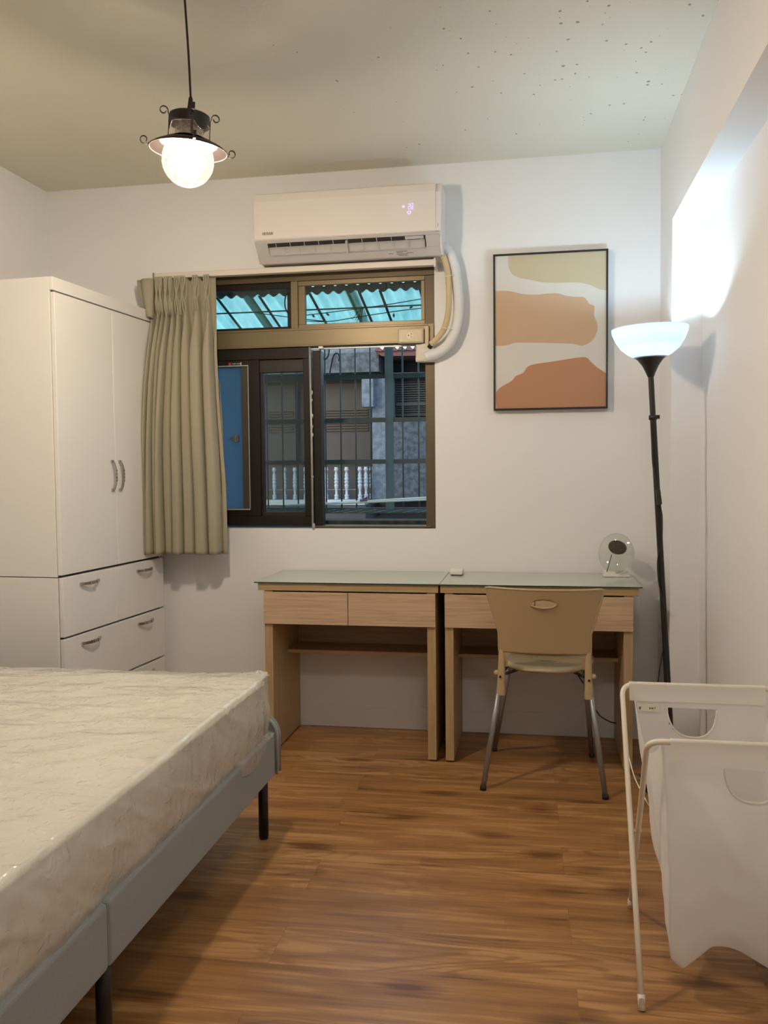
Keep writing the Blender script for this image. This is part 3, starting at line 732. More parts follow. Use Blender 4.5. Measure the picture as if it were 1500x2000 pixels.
# refrigerant hoses that leave the right end and return through the wall beside the window
def hose(name, px, r, m, lab=None, y=-0.05):
    pts = [at(u, v, y=yy) for (u, v, yy) in px]
    b = BM(); tube(b, smoothpath(pts, 8), r, 14)
    return obj(name, b, m, ac, smooth=True, label=lab)
hose('wrapped_pipe', [(848, 486, -0.06), (872, 488, -0.06), (886, 518, -0.055), (893, 560, -0.05), (896, 600, -0.05), (891, 640, -0.05), (877, 671, -0.05), (857, 688, -0.04), (831, 697, -0.035)], 0.0245, M_hose, 'thick white wrapped pipe')
hose('drain_pipe', [(846, 492, -0.09), (862, 496, -0.09), (872, 520, -0.085), (876, 552, -0.08), (877, 590, -0.08), (874, 620, -0.08), (866, 645, -0.07), (852, 663, -0.06), (842, 672, -0.05)], 0.0135, M_hose2, 'thin yellowed foam pipe')
hose('signal_cable', [(850, 476, -0.03), (868, 478, -0.03), (882, 492, -0.03), (890, 515, -0.03)], 0.006, M_hose)
b = BM(); tube(b, [at(846, 669, y=-0.05), at(838, 679, y=-0.038)], 0.011, 12); obj('pipe_end', b, M_rubber, ac)
for (u0, v0, u1, v1) in ((868, 541, 888, 536), (864, 640, 884, 644)):
    b = BM(); tube(b, [at(u0, v0, y=-0.098), at((u0 + u1) / 2, (v0 + v1) / 2, y=-0.092), at(u1, v1, y=-0.078)], 0.0018, 6); obj('cable_tie', b, M_tie, ac)
# putty block
b = BM(); q0 = at(813, 707, y=-0.03); q1 = at(848, 672, y=-0.03)
bmesh.ops.create_cube(b, size=1.0); bmesh.ops.subdivide_edges(b, edges=b.edges, cuts=6, use_grid_fill=True)
for v in b.verts:
    c = v.co.copy(); c.x = q0.x + (c.x + .5) * (q1.x - q0.x); c.y = -0.038 + (c.y + .5) * 0.036; c.z = q0.z + (c.z + .5) * (q1.z - q0.z)
    c += noise.noise_vector(c * 45) * 0.004; v.co = c
tag(obj('sealing_putty', b, M_putty, smooth=True), 'lump of white putty sealing the pipes at the window corner', 'putty')

# ================================================================== CURTAIN RAIL AND CURTAIN
cr_ = thing('curtain_rail', 'long white curtain rail under the air conditioner', 'curtain rail', (-1.12, -0.06, 2.16))
b = BM(); box(b, -1.795, -0.452, -0.10, -0.062, 2.148, 2.173); obj('rail', b, M_railw, cr_, bevel=0.003)
b = BM(); box(b, -1.795, -0.452, -0.062, -0.0004, 2.172, 2.178); box(b, -1.795, -0.452, -0.085, -0.062, 2.173, 2.178)
obj('rail_bracket', b, M_railw, cr_, bevel=0.001)
b = BM(); box(b, -0.457, -0.448, -0.104, -0.0004, 2.138, 2.180); obj('end_cap', b, M_railw, cr_, bevel=0.002)
b = BM(); box(b, -1.800, -1.792, -0.104, -0.06, 2.143, 2.176); obj('end_cap', b, mat('old_steel_cap', (0.3, 0.24, 0.17), 0.4, metal=0.7), cr_, bevel=0.002)
for u in (371, 395):
    q = at(u, 547, y=-0.085); b = BM()
    tube(b, [(q.x - .006, -0.085, q.z + .008), (q.x + .002, -0.088, q.z - .002)], 0.003, 8); tube(b, [(q.x + .008, -0.085, q.z + .008), (q.x + .002, -0.088, q.z - .002)], 0.003, 8)
    obj('runner', b, M_rubber, cr_)

cu = thing('curtain', 'beige pinch pleated curtain drawn to the left beside the wardrobe', 'curtain', (-1.65, -0.14, 0.845))
ZT, ZB = 2.146, 0.845
# (x at the header, x at the hem, y of the folds) for every pinch pleat
tops = [at(u, 545, y=-0.10).x for u in (311, 318, 328, 337, 350, 361, 385, 407)]
hems = [at(u, 1080, y=-0.19).x for u in (296, 305, 314, 325, 347, 370, 394, 420)]
def sm(t): t = max(0, min(1, t)); return t * t * (3 - 2 * t)
def curt(u, v):
    """u along the cloth, v 0 at the top .. 1 at the hem"""
    n = len(tops); z = ZT + (ZB - ZT) * v
    dz = ZT - z
    k = sm(v * 1.15)
    X = [tops[i] + (hems[i] - tops[i]) * k for i in range(n)]
    X = [X[0] - 0.016 - 0.020 * (1 - sm(v * 3.2))] + X + [X[-1] + 0.030 + 0.014 * v]
    s = u * (n + 1) + 0.0
    i = min(int(round(s)), n + 1); t = s - i                # nearest crest, t in -.5 .. .5
    left = 1 - min(1, max(0, s / 4.0))
    y0 = -0.098 - 0.060 * sm(v * 1.6) - 0.045 * left * sm(v * 2.5)
    body = sm((dz - 0.085) / 0.30)
    f = 0.30 + 0.58 * body
    q = abs(2 * t) / f
    c = max(0.0, 1 - q ** (2.2 + 1.2 * body)) ** (0.75 if q < 1 else 1) if q < 1 else 0.0
    amp = (0.012 if dz < 0.085 else 0.026) + 0.036 * body
    amp *= (1.0, 1.0, 0.75, 1.15, 0.8, 1.25, 0.9, 1.25, 1.1, 1.0)[min(i, 9)] if body > 0 else 1
    if i == n + 1: c = 0.25 * c; t = min(t, 0)
    if i == 0: t = max(t, 0) 
    # place x: cloth bulges over the gaps a little where the folds are full
    j = max(0, min(n, int(s))); tt = s - j
    x = X[j] + (X[j + 1] - X[j]) * tt
    x += (X[min(j + 1, n + 1)] - X[j]) * 0.10 * body * math.sin(2 * PI * tt)
    y = y0 - amp * c + 0.018
    wob = noise.noise(Vector((s * 0.9, 4.2, z * 1.3)))
    x += 0.009 * wob * body
    y += 0.010 * noise.noise(Vector((s * 1.7, 9.1, z * 1.8))) * body
    z += 0.004 * noise.noise(Vector((s * 2.0, 1.1, 0))) * v
    if z < 2.0: x = max(x, -1.864 + 0.0625 * (y + 0.89) + 0.021)
    return Vector((x, y, z))
b = BM(); sheet(b, curt, 9 * 30, 70)
o = obj('curtain_panel', b, M_curt, cu, smooth=True)
sl = o.modifiers.new('thick', 'SOLIDIFY'); sl.thickness = 0.0025; sl.offset = 0
# the return edge of the header sticking out beyond the rail end
def ret(u, v):
    a = Vector((-1.782, -0.125, 2.142)); e = Vector((-1.866, -0.152, 2.150))
    L_ = 0.19 - 0.02 * u
    p = a.lerp(e, u); p.z -= L_ * v + 0.012 * u
    p.x += (0.055 * u) * v ** 1.5 + 0.006 * math.sin(u * 9) ; p.y += -0.018 * math.sin(u * PI * 1.6) - 0.02 * v
    return p
b = BM(); sheet(b, ret, 14, 12); o = obj('header_return', b, M_curt, cu, smooth=True)
sl = o.modifiers.new('thick', 'SOLIDIFY'); sl.thickness = 0.003; sl.offset = 0
# pinch stitches and their little fans: finger pleats as slim tubes at the header
for i, x in enumerate(tops):
    b = BM()
    for d in (-1, 0, 1):
        w = 0.0105 if i > 3 else 0.0065
        tube(b, smoothpath([(x + d * w, -0.128, ZT + 0.004), (x + d * w * 0.9, -0.132, ZT - 0.035), (x + d * 0.0018, -0.137, ZT - 0.082), (x + d * w * 1.0, -0.133, ZT - 0.125), (x + d * w * 1.15, -0.120, ZT - 0.18)], 5),
             [0.0042] * 5 + [0.0042] * 4 + [0.0034] * 4 + [0.0042] * 4 + [0.0035, 0.0028, 0.0015, 0.0006], 8)
    obj('pinch_pleat', b, M_curt, cu, smooth=True)
def lin(u, v):
    p0 = at(424 + 4 * u, 742, y=-0.05); p1 = at(433 + 10 * u, 955, y=-0.06)
    p = p0.lerp(p1, v); p.y += 0.006 * math.sin(v * 9 + u * 3); p.x += 0.004 * math.sin(v * 7) * u
    return p
b = BM(); sheet(b, lin, 4, 20); o = obj('curtain_lining', b, M_curtin, cu, smooth=True)
sl = o.modifiers.new('thick', 'SOLIDIFY'); sl.thickness = 0.002; sl.offset = 0

# ================================================================== WARDROBE
near = Vector((-1.864, -0.89, 0)); far = Vector((-1.812, -0.058, 0))
ang = math.atan2((far - near).y, (far - near).x) - PI / 2      # local +y runs along the front towards the window
WW = (far - near).length
wd = thing('wardrobe', 'tall white wardrobe with two doors above drawers in the left corner', 'wardrobe', tuple(near), (0, 0, ang))
def wb(x0, x1, y0, y1, z0, z1): return bx(x0, x1, y0, y1, z0, z1)
WD = 0.46
obj('lower_carcass', wb(-WD, -0.0052, 0, WW, 0.0, 0.815), M_lam, wd, world=False, bevel=0.0015)
b = wb(-WD, -0.0052, 0.0, WW, 0.8185, 1.995); obj('upper_carcass', b, M_lam, wd, world=False, bevel=0.0015)
obj('top_fascia', wb(-0.0050, 0.010, 0, WW, 1.943, 1.995), M_lam, wd, world=False, bevel=0.002)
obj('gap_shade_sheet', wb(-0.0051, -0.0042, 0.010, WW - 0.008, 0.05, 1.942), M_dark, wd, world=False)  # dark sheet behind the fronts, paints the shade in their joints
ym = WW / 2 + 0.0
def handle(bm, vertical, x, y, z, L=0.128):
    n = 14; pts = []
    for i in range(n + 1):
        t = i / n * 2 - 1; bow = 0.016 * (1 - t * t) ** 0.8 + 0.006
        pts.append((t * L / 2, bow))
    for (p0, q0), (p1, q1) in zip(pts, pts[1:]):
        if vertical: beam(bm, (x + q0, y, z + p0), (x + q1, y, z + p1), 0.010, 0.005, up=(0, 1, 0))
        else: beam(bm, (x + q0, y + p0, z), (x + q1, y + p1, z), 0.005, 0.011, up=(0, 0, 1))
    return bm
def front(name, y0, y1, z0, z1, handles):
    o = obj(name, wb(-0.0035, 0.016, y0, y1, z0, z1), M_lam, wd, world=False, bevel=0.0025)
    for (vert, hy, hz) in handles:
        b = BM()
        x = 0.016
        handle(b, vert, x, hy, hz)
        # end feet and small decorative rings
        for s in (-1, 1):
            if vert: box(b, x - 0.001, x + 0.008, hy - 0.006, hy + 0.006, hz + s * 0.062 - 0.006, hz + s * 0.062 + 0.006)
            else: box(b, x - 0.001, x + 0.008, hy + s * 0.062 - 0.006, hy + s * 0.062 + 0.006, hz - 0.006, hz + 0.006)
        for s in (-0.022, -0.008, 0.008, 0.022):
            if vert: box(b, x + 0.018, x + 0.0255, hy - 0.0065, hy + 0.0065, hz + s - 0.0022, hz + s + 0.0022)
            else: box(b, x + 0.018, x + 0.0255, hy + s - 0.0022, hy + s + 0.0022, hz - 0.0068, hz + 0.0068)
        h = obj('handle', b, M_chrome, o, world=False, label='curved chrome bow handle')
    return o
front('door', 0.002, ym - 0.002, 0.826, 1.936, [(True, ym - 0.032, 1.217)])
front('door', ym + 0.002, WW - 0.004, 0.826, 1.936, [(True, ym + 0.030, 1.217)])
front('drawer', 0.008, ym - 0.002, 0.577, 0.816, [(False, 0.19, 0.777)])
front('drawer', ym + 0.002, WW - 0.002, 0.577, 0.816, [(False, 0.645, 0.777)])
front('drawer', 0.008, WW - 0.002, 0.337, 0.569, [(False, 0.19, 0.532), (False, 0.645, 0.532)])
front('drawer', 0.008, WW - 0.002, 0.085, 0.329, [(False, 0.19, 0.29), (False, 0.645, 0.29)])

# ================================================================== BED
bed = thing('bed_frame', 'low bed frame upholstered in blue grey fabric on black metal legs', 'bed', (-1.62, -2.25, 0))
BXR = -0.868; BXL = -2.375; BYF = -1.262; BYN = -3.27; BZ0, BZ1 = 0.21, 0.352; BJ = -2.415
obj('side_rail', bx(BXR - 0.035, BXR, BJ + 0.0015, BYF, BZ0, BZ1), M_bedcl, bed, bevel=0.010, seg=3)
obj('side_rail', bx(BXR - 0.035, BXR, BYN, BJ - 0.0015, BZ0, BZ1), M_bedcl, bed, bevel=0.010, seg=3)
obj('side_rail', bx(BXL, BXL + 0.035, BYN, BYF, BZ0, BZ1), M_bedcl, bed, bevel=0.008, seg=3)
# foot panel with rounded upper corners, piped edge
def rrect(x0, x1, z0, z1, r, n=8):
    P = [(x0, z0), (x1, z0)]
    for k in range(n + 1): a = k / n * PI / 2; P.append((x1 - r + r * math.cos(a), z1 - r + r * math.sin(a)))
    for k in range(n + 1): a = PI / 2 + k / n * PI / 2; P.append((x0 + r + r * math.cos(a), z1 - r + r * math.sin(a)))
    return P
pl = rrect(BXL - 0.005, BXR + 0.004, BZ0 + 0.002, 0.405, 0.065)
b = BM(); prism(b, pl, 'y', BYF + 0.001, BYF + 0.042)
fp = obj('foot_panel', b, M_bedcl, bed, bevel=0.010, seg=3)
b = BM()
for yy in (BYF + 0.004, BYF + 0.039):
    tube(b, [(x, yy, z) for x, z in pl[1:] + pl[:1]], 0.0045, 8)
obj('piping', b, M_bedcl, fp, smooth=True)
obj('slat_base', bx(BXL + 0.036, BXR - 0.036, BYN, BYF - 0.002, 0.245, 0.285), M_blackm, bed)
for (lx, ly) in ((-0.905, -1.285), (-0.892, -2.40), (-2.33, -1.285), (-2.33, -2.40)):
    b = BM(); tube(b, [(lx, ly, 0.008), (lx, ly, BZ0 + 0.04)], 0.0165, 18)
    lg = obj('leg', b, M_pole, bed)
    b = BM(); tube(b, [(lx, ly, 0.0), (lx, ly, 0.008)], 0.0145, 18); obj('foot_cap', b, M_rubber, lg)
# head board beyond the photo's frame is the same panel, taller
b = BM(); prism(b, rrect(BXL - 0.005, BXR + 0.004, BZ0, 0.92, 0.08), 'y', BYN - 0.08, BYN - 0.001)
obj('headboard', b, M_bedcl, bed, bevel=0.012, seg=3)
for lx in (-0.94, -2.30):
    b = BM(); tube(b, [(lx, BYN - 0.04, 0), (lx, BYN - 0.04, BZ0 + 0.02)], 0.0165, 18); obj('leg', b, M_pole, bed)

mt = thing('mattress', 'thick cream mattress still wrapped in crinkled clear plastic on the bed', 'mattress', (-1.62, -2.25, 0.29))
MX0, MX1, MY0, MY1, MZ0, MZ1 = -2.365, -0.892, -3.25, -1.285, 0.2865, 0.549
b = bx(MX0, MX1, MY0, MY1, MZ0, MZ1)
obj('mattress_core', b, M_mat, mt, bevel=0.03, seg=4)
# two piping cords around the edge
b = BM(); R_ = 0.03
for z in (MZ1 - 0.018, MZ0 + 0.03):
    P = []
    for (cx, cy, a0) in ((MX1 - R_, MY1 - R_, 0), (MX0 + R_, MY1 - R_, PI / 2), (MX0 + R_, MY0 + R_, PI), (MX1 - R_, MY0 + R_, 1.5 * PI)):
        for k in range(6): a = a0 + k / 5 * PI / 2; P.append((cx + (R_ + 0.002) * math.cos(a), cy + (R_ + 0.002) * math.sin(a), z))
    tube(b, P, 0.006, 8, closed=True)
obj('edge_piping', b, M_mat, mt, smooth=True)
# plastic cover: a draped sheet over top and the sides
def fbm(p, o=4):
    s = 0; a = 1; 
    for k in range(o): s += a * noise.noise(p); p = p * 2.03; a *= 0.5
    return s
def ridge(p): return 1 - abs(noise.noise(p)) * 2.4
def film(u, v):
    # v: across: 0 = hem on the right side, ..., 1 = left wall side ; u: along y
    y = MY1 + 0.003 + (MY0 - MY1) * u
    hem = 0.322 + 0.012 * noise.noise(Vector((y * 5, 2, 0))) + 0.006 * math.sin(y * 23)
    if y > -1.62:
        k = sm((y + 1.62) / 0.08); hem = hem * (1 - k) + (0.312 + 0.045 * sm((y + 1.50) / 0.22)) * k
    side = 0.30
    if v < side:
        t = v / side; z = hem + (MZ1 + 0.002 - hem) * t
        x = MX1 + 0.008 + 0.010 * math.sin(PI * t)
        q = Vector((0.0, y, z))
        d = 0.010 * fbm(Vector((y * 4.0, z * 6.0 + y * 2.5, 1.7))) + 0.006 * max(0, ridge(Vector((y * 7 + z * 9, z * 7, 5.1)))) 
        if y > -1.45: d += 0.012 * noise.noise(Vector((y * 26, z * 3, 0.3))) * sm((y + 1.45) / 0.1)
        w = (sm(min(t * 4, 1)) * 0.6 + 0.4) * (1 - 0.85 * t ** 3)
        x += d * w
        if z < BZ1 + 0.01: x = max(x, BXR + 0.005 if y > -1.60 else MX1 + 0.004)
        x = max(x, MX1 + 0.003)
        return Vector((x, y, z))
    t = (v - side) / (1 - side); x = MX1 + 0.008 + (MX0 - 0.006 - MX1 - 0.008) * t
    z = MZ1 + 0.0015
    e = sm(min(1, t * 12))
    p = Vector((x, y, 0))
    wr = 0.005 * fbm(Vector((x * 2.2 + y * 1.3, y * 5 - x * 3.5, 0.4))) + 0.0045 * max(0, ridge(Vector((x * 3.0 + y * 2.0, y * 7 - x * 4.5, 2.2))) - 0.35)
    wr += 0.003 * noise.noise(Vector((x * 9 + y * 5, y * 16 - x * 9, 7)))
    z += max(0, wr + 0.002) * (0.5 + 0.5 * e)
    if u < 0.03: z += 0.010 * (1 - u / 0.03) * math.exp(-((x - MX1) / 0.10) ** 2)
    return Vector((x, y, z))
b = BM()
sheet(b, film, 300, 150)
o = obj('plastic_cover', b, M_film, mt, smooth=True, label='crinkled clear plastic film')
# far end of the cover
def filme(u, v):
    p = film(0.0, 0.300001 + 0.699 * u); hem = 0.42 + 0.01 * math.sin(u * 30)
    if u < 0.05: hem = 0.357
    q = Vector((p.x, MY1 + 0.006 + 0.006 * noise.noise(Vector((p.x * 14, v * 3, 0))) * min(1, v * 4), p.z + (hem - p.z) * v))
    if v == 0: q.y = p.y
    return q
b = BM(); sheet(b, filme, 120, 14); obj('plastic_end', b, M_film, mt, smooth=True)
# gathered tuft of film at the far right corner
def tuft(u, v):
    a = u * 2 * PI; c = Vector((MX1 - 0.012, MY1 - 0.004, MZ1 + 0.004))
    r = 0.022 * (1 - v) ** 0.7 * (1 + 0.35 * math.sin(a * 5)) + 0.001
    return c + Vector((r * math.cos(a) - 0.01 * v, r * math.sin(a) * 0.7, 0.018 * v ** 0.8))
b = BM(); sheet(b, tuft, 30, 6, wrap=True); obj('plastic_tuft', b, M_film, mt, smooth=True)

# ================================================================== DESKS
def desk(x0, x1, lx0, lx1, rx0, rx1, mid, label, topx0=None, topx1=None):
    """x0..x1 wood top; lx / rx = left and right side panels"""
    YF = -0.4516
    d = thing('desk', label, 'desk', ((x0 + x1) / 2, -0.23, 0), group=None)
    obj('desktop', bx(x0, x1, YF + 0.006, -0.010, 0.717, 0.7485), M_deskE, d, bevel=0.0015)
    for (a, c) in ((lx0, lx1), (rx0, rx1)):
        s = obj('side_panel', bx(a, c, YF + 0.012, -0.012, 0.008, 0.716), M_deskV, d, bevel=0.001)
        for yy in (YF + 0.035, -0.05):
            b = BM(); disc(b, ((a + c) / 2, yy, 0.0), 0.014, (0, 0, 1), 14, 0.008); obj('glide', b, M_foot, s)
    # drawers
    for (a, c) in ((lx0, mid - 0.0015), (mid + 0.0015, rx1)):
        dr = obj('drawer', bx(a, c, YF + 0.0, YF + 0.0118, 0.573, 0.711), M_deskH, d, bevel=0.001)
    obj('drawer_box', bx(lx1 + 0.002, rx0 - 0.002, YF + 0.02, -0.06, 0.59, 0.705), M_deskI, d)
    obj('back_panel', bx(lx1 + 0.0005, rx0 - 0.0005, -0.034, -0.014, 0.40, 0.716), M_deskI, d)
    obj('shelf', bx(lx1 + 0.0005, rx0 - 0.0005, -0.215, -0.0345, 0.398, 0.414), M_deskI, d, bevel=0.001)
    return d
desk(-1.190, -0.407, -1.164, -1.128, -0.455, -0.419, -0.7915, 'empty oak veneer desk standing under the window, left of its twin')
desk(-0.399, 0.401, -0.380, -0.345, 0.343, 0.379, -0.010, 'oak veneer desk with the beige chair pushed up to it')
def gl(x0, x1, label):
    g = thing('glass_top', label, 'glass top', ((x0 + x1) / 2, -0.23, 0.7486))
    obj('glass_sheet', bx(x0, x1, -0.4535, -0.008, 0.7492, 0.7545), M_gtop, g)
    b = BM(); box(b, x0, x1, -0.4545, -0.4536, 0.7494, 0.7543); box(b, x0 - 0.001, x0 - 0.0001, -0.4545, -0.008, 0.7494, 0.7543); box(b, x1 + 0.0001, x1 + 0.001, -0.4545, -0.008, 0.7494, 0.7543)
    obj('polished_edge', b, M_gedge, g)
gl(-1.203, -0.4035, 'pale green glass sheet covering the top of the left desk')
gl(-0.4005, 0.413, 'pale green glass sheet under the clear disc on the right desk')

# small white box near the seam
wbx = thing('charger_box', 'small white plastic box lying on the right desk near the seam', 'box', (-0.356, -0.115, 0.7548))
obj('body', bx(-0.386, -0.330, -0.155, -0.075, 0.7575, 0.779), M_white, wbx, bevel=0.006, seg=3)
for x, y in ((-0.377, -0.146), (-0.339, -0.146), (-0.377, -0.084), (-0.339, -0.084)):
    b = BM(); disc(b, (x, y, 0.7550), 0.006, (0, 0, 1), 10, 0.0028); obj('rubber_foot', b, M_rubber, wbx)

# clear disc with dark hub on white base
cd = thing('disc_ornament', 'clear round disc with dark oval centre standing on a white block', 'ornament', (0.34, -0.12, 0.7548))
b = BM(); hexa(b, [(0.284, -0.145, 0.7549), (0.398, -0.138, 0.7549), (0.395, -0.075, 0.7549), (0.281, -0.082, 0.7549), (0.290, -0.140, 0.782), (0.392, -0.134, 0.782), (0.390, -0.082, 0.782), (0.288, -0.088, 0.782)])
obj('base', b, M_white, cd, bevel=0.004)
nrm = Vector((-0.38, -1.0, 0.10)).normalized(); c0 = Vector((0.340, -0.130, 0.857))
a1 = nrm.cross(Vector((0, 0, 1))).normalized(); a2 = a1.cross(nrm).normalized()
if a2.z < 0: a2 = -a2
def lens(bm, rr, dep, thick, seg=56, rings=10, sgn=1):
    G = []
    for i in range(rings + 1):
        r = rr * i / rings; h = dep * (1 - (i / rings) ** 2) * sgn
        G.append([bm.verts.new(c0 + (a1 * math.cos(t) * 0.94 + a2 * math.sin(t) * 1.06) * r + nrm * (h + thick)) for t in [2 * PI * k / seg for k in range(seg)]] if i else [bm.verts.new(c0 + nrm * (dep * sgn + thick))])
    for i in range(rings):
        for k in range(seg):
            k2 = (k + 1) % seg
            f = bm.faces.new((G[0][0], G[1][k], G[1][k2])) if i == 0 else bm.faces.new((G[i][k], G[i + 1][k], G[i + 1][k2], G[i][k2]))
            f.smooth = True
b = BM(); lens(b, 0.083, 0.016, 0.0, sgn=1); lens(b, 0.083, 0.022, 0.0, sgn=-1); obj('clear_disc', b, M_clear, cd)
b = BM(); tube(b, [c0 + (a1 * math.cos(t) * 0.94 + a2 * math.sin(t) * 1.06) * 0.083 for t in [2 * PI * k / 56 for k in range(56)]], 0.0016, 6, closed=True)
obj('rim', b, glassmat('rim_glass', (0.9, 0.95, 0.9), 0.35, 0.1, diff=0.5, dcol=(.9, .92, .88)), cd)
b = BM(); hc = c0 + a2 * 0.027 - a1 * 0.006
hs = (a1 * 1.0 + a2 * 0.25).normalized() if a1.x > 0 else (-a1 - a2 * 0.25).normalized()
h2 = nrm.cross(hs).normalized()
V1 = [b.verts.new(hc + (hs * 0.0385 * math.cos(t) + h2 * 0.030 * math.sin(t)) + nrm * 0.017) for t in [2 * PI * k / 32 for k in range(32)]]
V2 = [b.verts.new(v.co - nrm * 0.02) for v in V1]
b.faces.new(V1); b.faces.new(V2[::-1])
for k in range(32): b.faces.new((V1[k], V2[k], V2[(k + 1) % 32], V1[(k + 1) % 32]))
obj('dark_hub', b, M_brownhub, cd, label='dark brown oval')
b = BM(); p0 = at(1195, 1083, y=-0.146); p1 = at(1185, 1117, y=-0.146); tube(b, [p0, p1], 0.0016, 8); obj('spindle', b, M_rubber, cd)

# ================================================================== CHAIR
ca = math.atan2(-0.025, 0.457)
chc = Vector((0.0215, -0.7475, 0))
ch = thing('chair', 'beige plastic chair with grey metal legs and oval slot in its back', 'chair', tuple(chc), (0, 0, ca))
Mi = MATX[ch.name].inverted()
def L3(u, v, y):  # photo point on plane y, in chair space
    return Mi @ at(u, v, y=y)
HW_T, HW_M = 0.221, 0.174
# backrest: curved shell; z 0.519..0.775
def halfw(z):
    if z > 0.60: 
        t = (z - 0.60) / 0.175; return HW_M + (HW_T - HW_M) * (t ** 0.95)
    return HW_M + 0.0
def backy(x, z):
    """local y of the back shell"""
    t = (z - 0.45) / 0.33
    return 0.105 - 0.030 * t * t - 0.040 * t + (-0.055) * (1 - (x / 0.24) ** 2) * (0.6 + 0.4 * max(0, min(1, t))) + 0.02
SLOTC = Vector((0.0, 0.0, 0.722)); SA, SB = 0.049, 0.0165
def shell(bm, nu=56, nv=40):
    zb, ztop = 0.519, 0.775
    grid = {}
    def P(u, v):
        z = zb + (ztop - zb) * v; hw = halfw(z)
        x = (u * 2 - 1) * hw
        zz = z + 0.004 * (abs(u * 2 - 1) ** 4) * (1 if v > 0.9 else 0)
        return x, zz
    g = [[None] * (nv + 1) for _ in range(nu + 1)]
    for i in range(nu + 1):
        for j in range(nv + 1):
            x, z = P(i / nu, j / nv)
            # push vertices out of the slot onto its outline
            ex, ez = (x - SLOTC.x) / SA, (z - SLOTC.z) / SB
            r = math.hypot(ex, ez)
            if 0.55 < r < 1.0: x = SLOTC.x + ex / r * SA; z = SLOTC.z + ez / r * SB
            g[i][j] = (x, z, r)
    vs = [[bm.verts.new((g[i][j][0], backy(g[i][j][0], g[i][j][1]), g[i][j][1])) for j in range(nv + 1)] for i in range(nu + 1)]
    for i in range(nu):
        for j in range(nv):
            q = (g[i][j], g[i + 1][j], g[i + 1][j + 1], g[i][j + 1])
            cx = sum(a[0] for a in q) / 4 - SLOTC.x; cz = sum(a[1] for a in q) / 4 - SLOTC.z
            if math.hypot(cx / SA, cz / SB) < 0.93: continue
            f = bm.faces.new((vs[i][j], vs[i + 1][j], vs[i + 1][j + 1], vs[i][j + 1])); f.smooth = True
    bmesh.ops.delete(bm, geom=[v for v in bm.verts if not v.link_faces], context='VERTS')
b = BM(); shell(b)
bk = obj('backrest', b, M_chair, ch, world=False, smooth=True)
s_ = bk.modifiers.new('thick', 'SOLIDIFY'); s_.thickness = 0.006; s_.offset = 0
# raised rims: around the outline and around the slot
b = BM(); P = []
for k in range(13): z = 0.52 + (0.60 - 0.52) * k / 12; P.append((-halfw(z), backy(-halfw(z), z), z))
for k in range(1, 15): z = 0.60 + 0.175 * k / 14; P.append((-halfw(z), backy(-halfw(z), z), z))
for k in range(1, 30): x = -HW_T + 2 * HW_T * k / 30; P.append((x, backy(x, 0.775) , 0.776 + 0.003 * (abs(x) / HW_T) ** 4))
P += [(-x, y, z) for x, y, z in P[:27][::-1]]
P = [(x, backy(x, z), z) for x, y, z in P]
tube(b, P, 0.0048, 8)
obj('back_rim', b, M_chair, bk, world=False, smooth=True)
b = BM(); tube(b, [(SLOTC.x + SA * math.cos(t), backy(SA * math.cos(t), SLOTC.z) - 0.002, SLOTC.z + SB * math.sin(t)) for t in [2 * PI * k / 40 for k in range(40)]], 0.0034, 8, closed=True)
obj('slot_rim', b, M_chair, bk, world=False, smooth=True)
# plastic side arms that clasp the rear legs
for s in (-1, 1):
    def arm(u, v):
        z = 0.352 + (0.60 - 0.352) * v
        xo = s * (0.184 - 0.008 * v - 0.002 * math.sin(v * PI)); xi = s * (0.150 - 0.012 * math.sin(min(1, v * 1.2) * PI) * 0 + 0.004 * v)
        yc = 0.088 + 0.028 * (v) ** 1.3 + 0.004
        a = u * 2 * PI
        cx = (xo + xi) / 2; rx = abs(xo - xi) / 2
        ex = math.copysign(abs(math.cos(a)) ** 0.55, math.cos(a)); ey = math.copysign(abs(math.sin(a)) ** 0.55, math.sin(a))
        tp = 1 - 0.45 * max(0, (v - 0.75) / 0.25)
        return Vector((cx + rx * ex * tp, yc + 0.019 * ey * tp, z))
    b = BM(); sheet(b, arm, 24, 14, wrap=True)
    bmesh.ops.holes_fill(b, edges=[e for e in b.edges if len(e.link_faces) == 1], sides=30)
    obj('side_bracket', b, M_chair, ch, world=False, smooth=True, auto=50)
    b = BM(); disc(b, (s * 0.168, 0.0745, 0.425), 0.005, (0, -1, 0), 12, 0.002); disc(b, (s * 0.168, 0.0725, 0.4245), 0.0028, (0, -1, 0), 8, 0.001)
    obj('screw', b, M_blackm, ch, world=False)
    b = BM(); bmesh.ops.create_uvsphere(b, u_segments=14, v_segments=8, radius=0.011, matrix=Matrix.Translation((s * 0.184, 0.095, 0.436))); obj('hinge_boss', b, M_chair, ch, world=False, smooth=True)
# web joining back and brackets: rounded inner corners
for s in (-1, 1):
    b = BM()
    R0 = 0.020
    poly = [(s * 0.174, 0.53), (s * 0.120, 0.53), (s * 0.120, 0.5185)]
    for k in range(7): a = PI / 2 * k / 6; poly.append((s * (0.120 + R0 * math.sin(a)), 0.5185 - R0 + R0 * math.cos(a)))
    poly += [(s * 0.142, 0.46), (s * 0.178, 0.46)]
    n0 = len(b.verts)
    A = [b.verts.new((x, backy(x, z) + 0.001 - 0.004, z)) for x, z in poly]; B2 = [b.verts.new((x, backy(x, z) + 0.005, z)) for x, z in poly]
    b.faces.new(A); b.faces.new(B2[::-1])
    for k in range(len(poly)): k2 = (k + 1) % len(poly); b.faces.new((A[k], B2[k], B2[k2], A[k2]))
    obj('back_web', b, M_chair, ch, world=False)
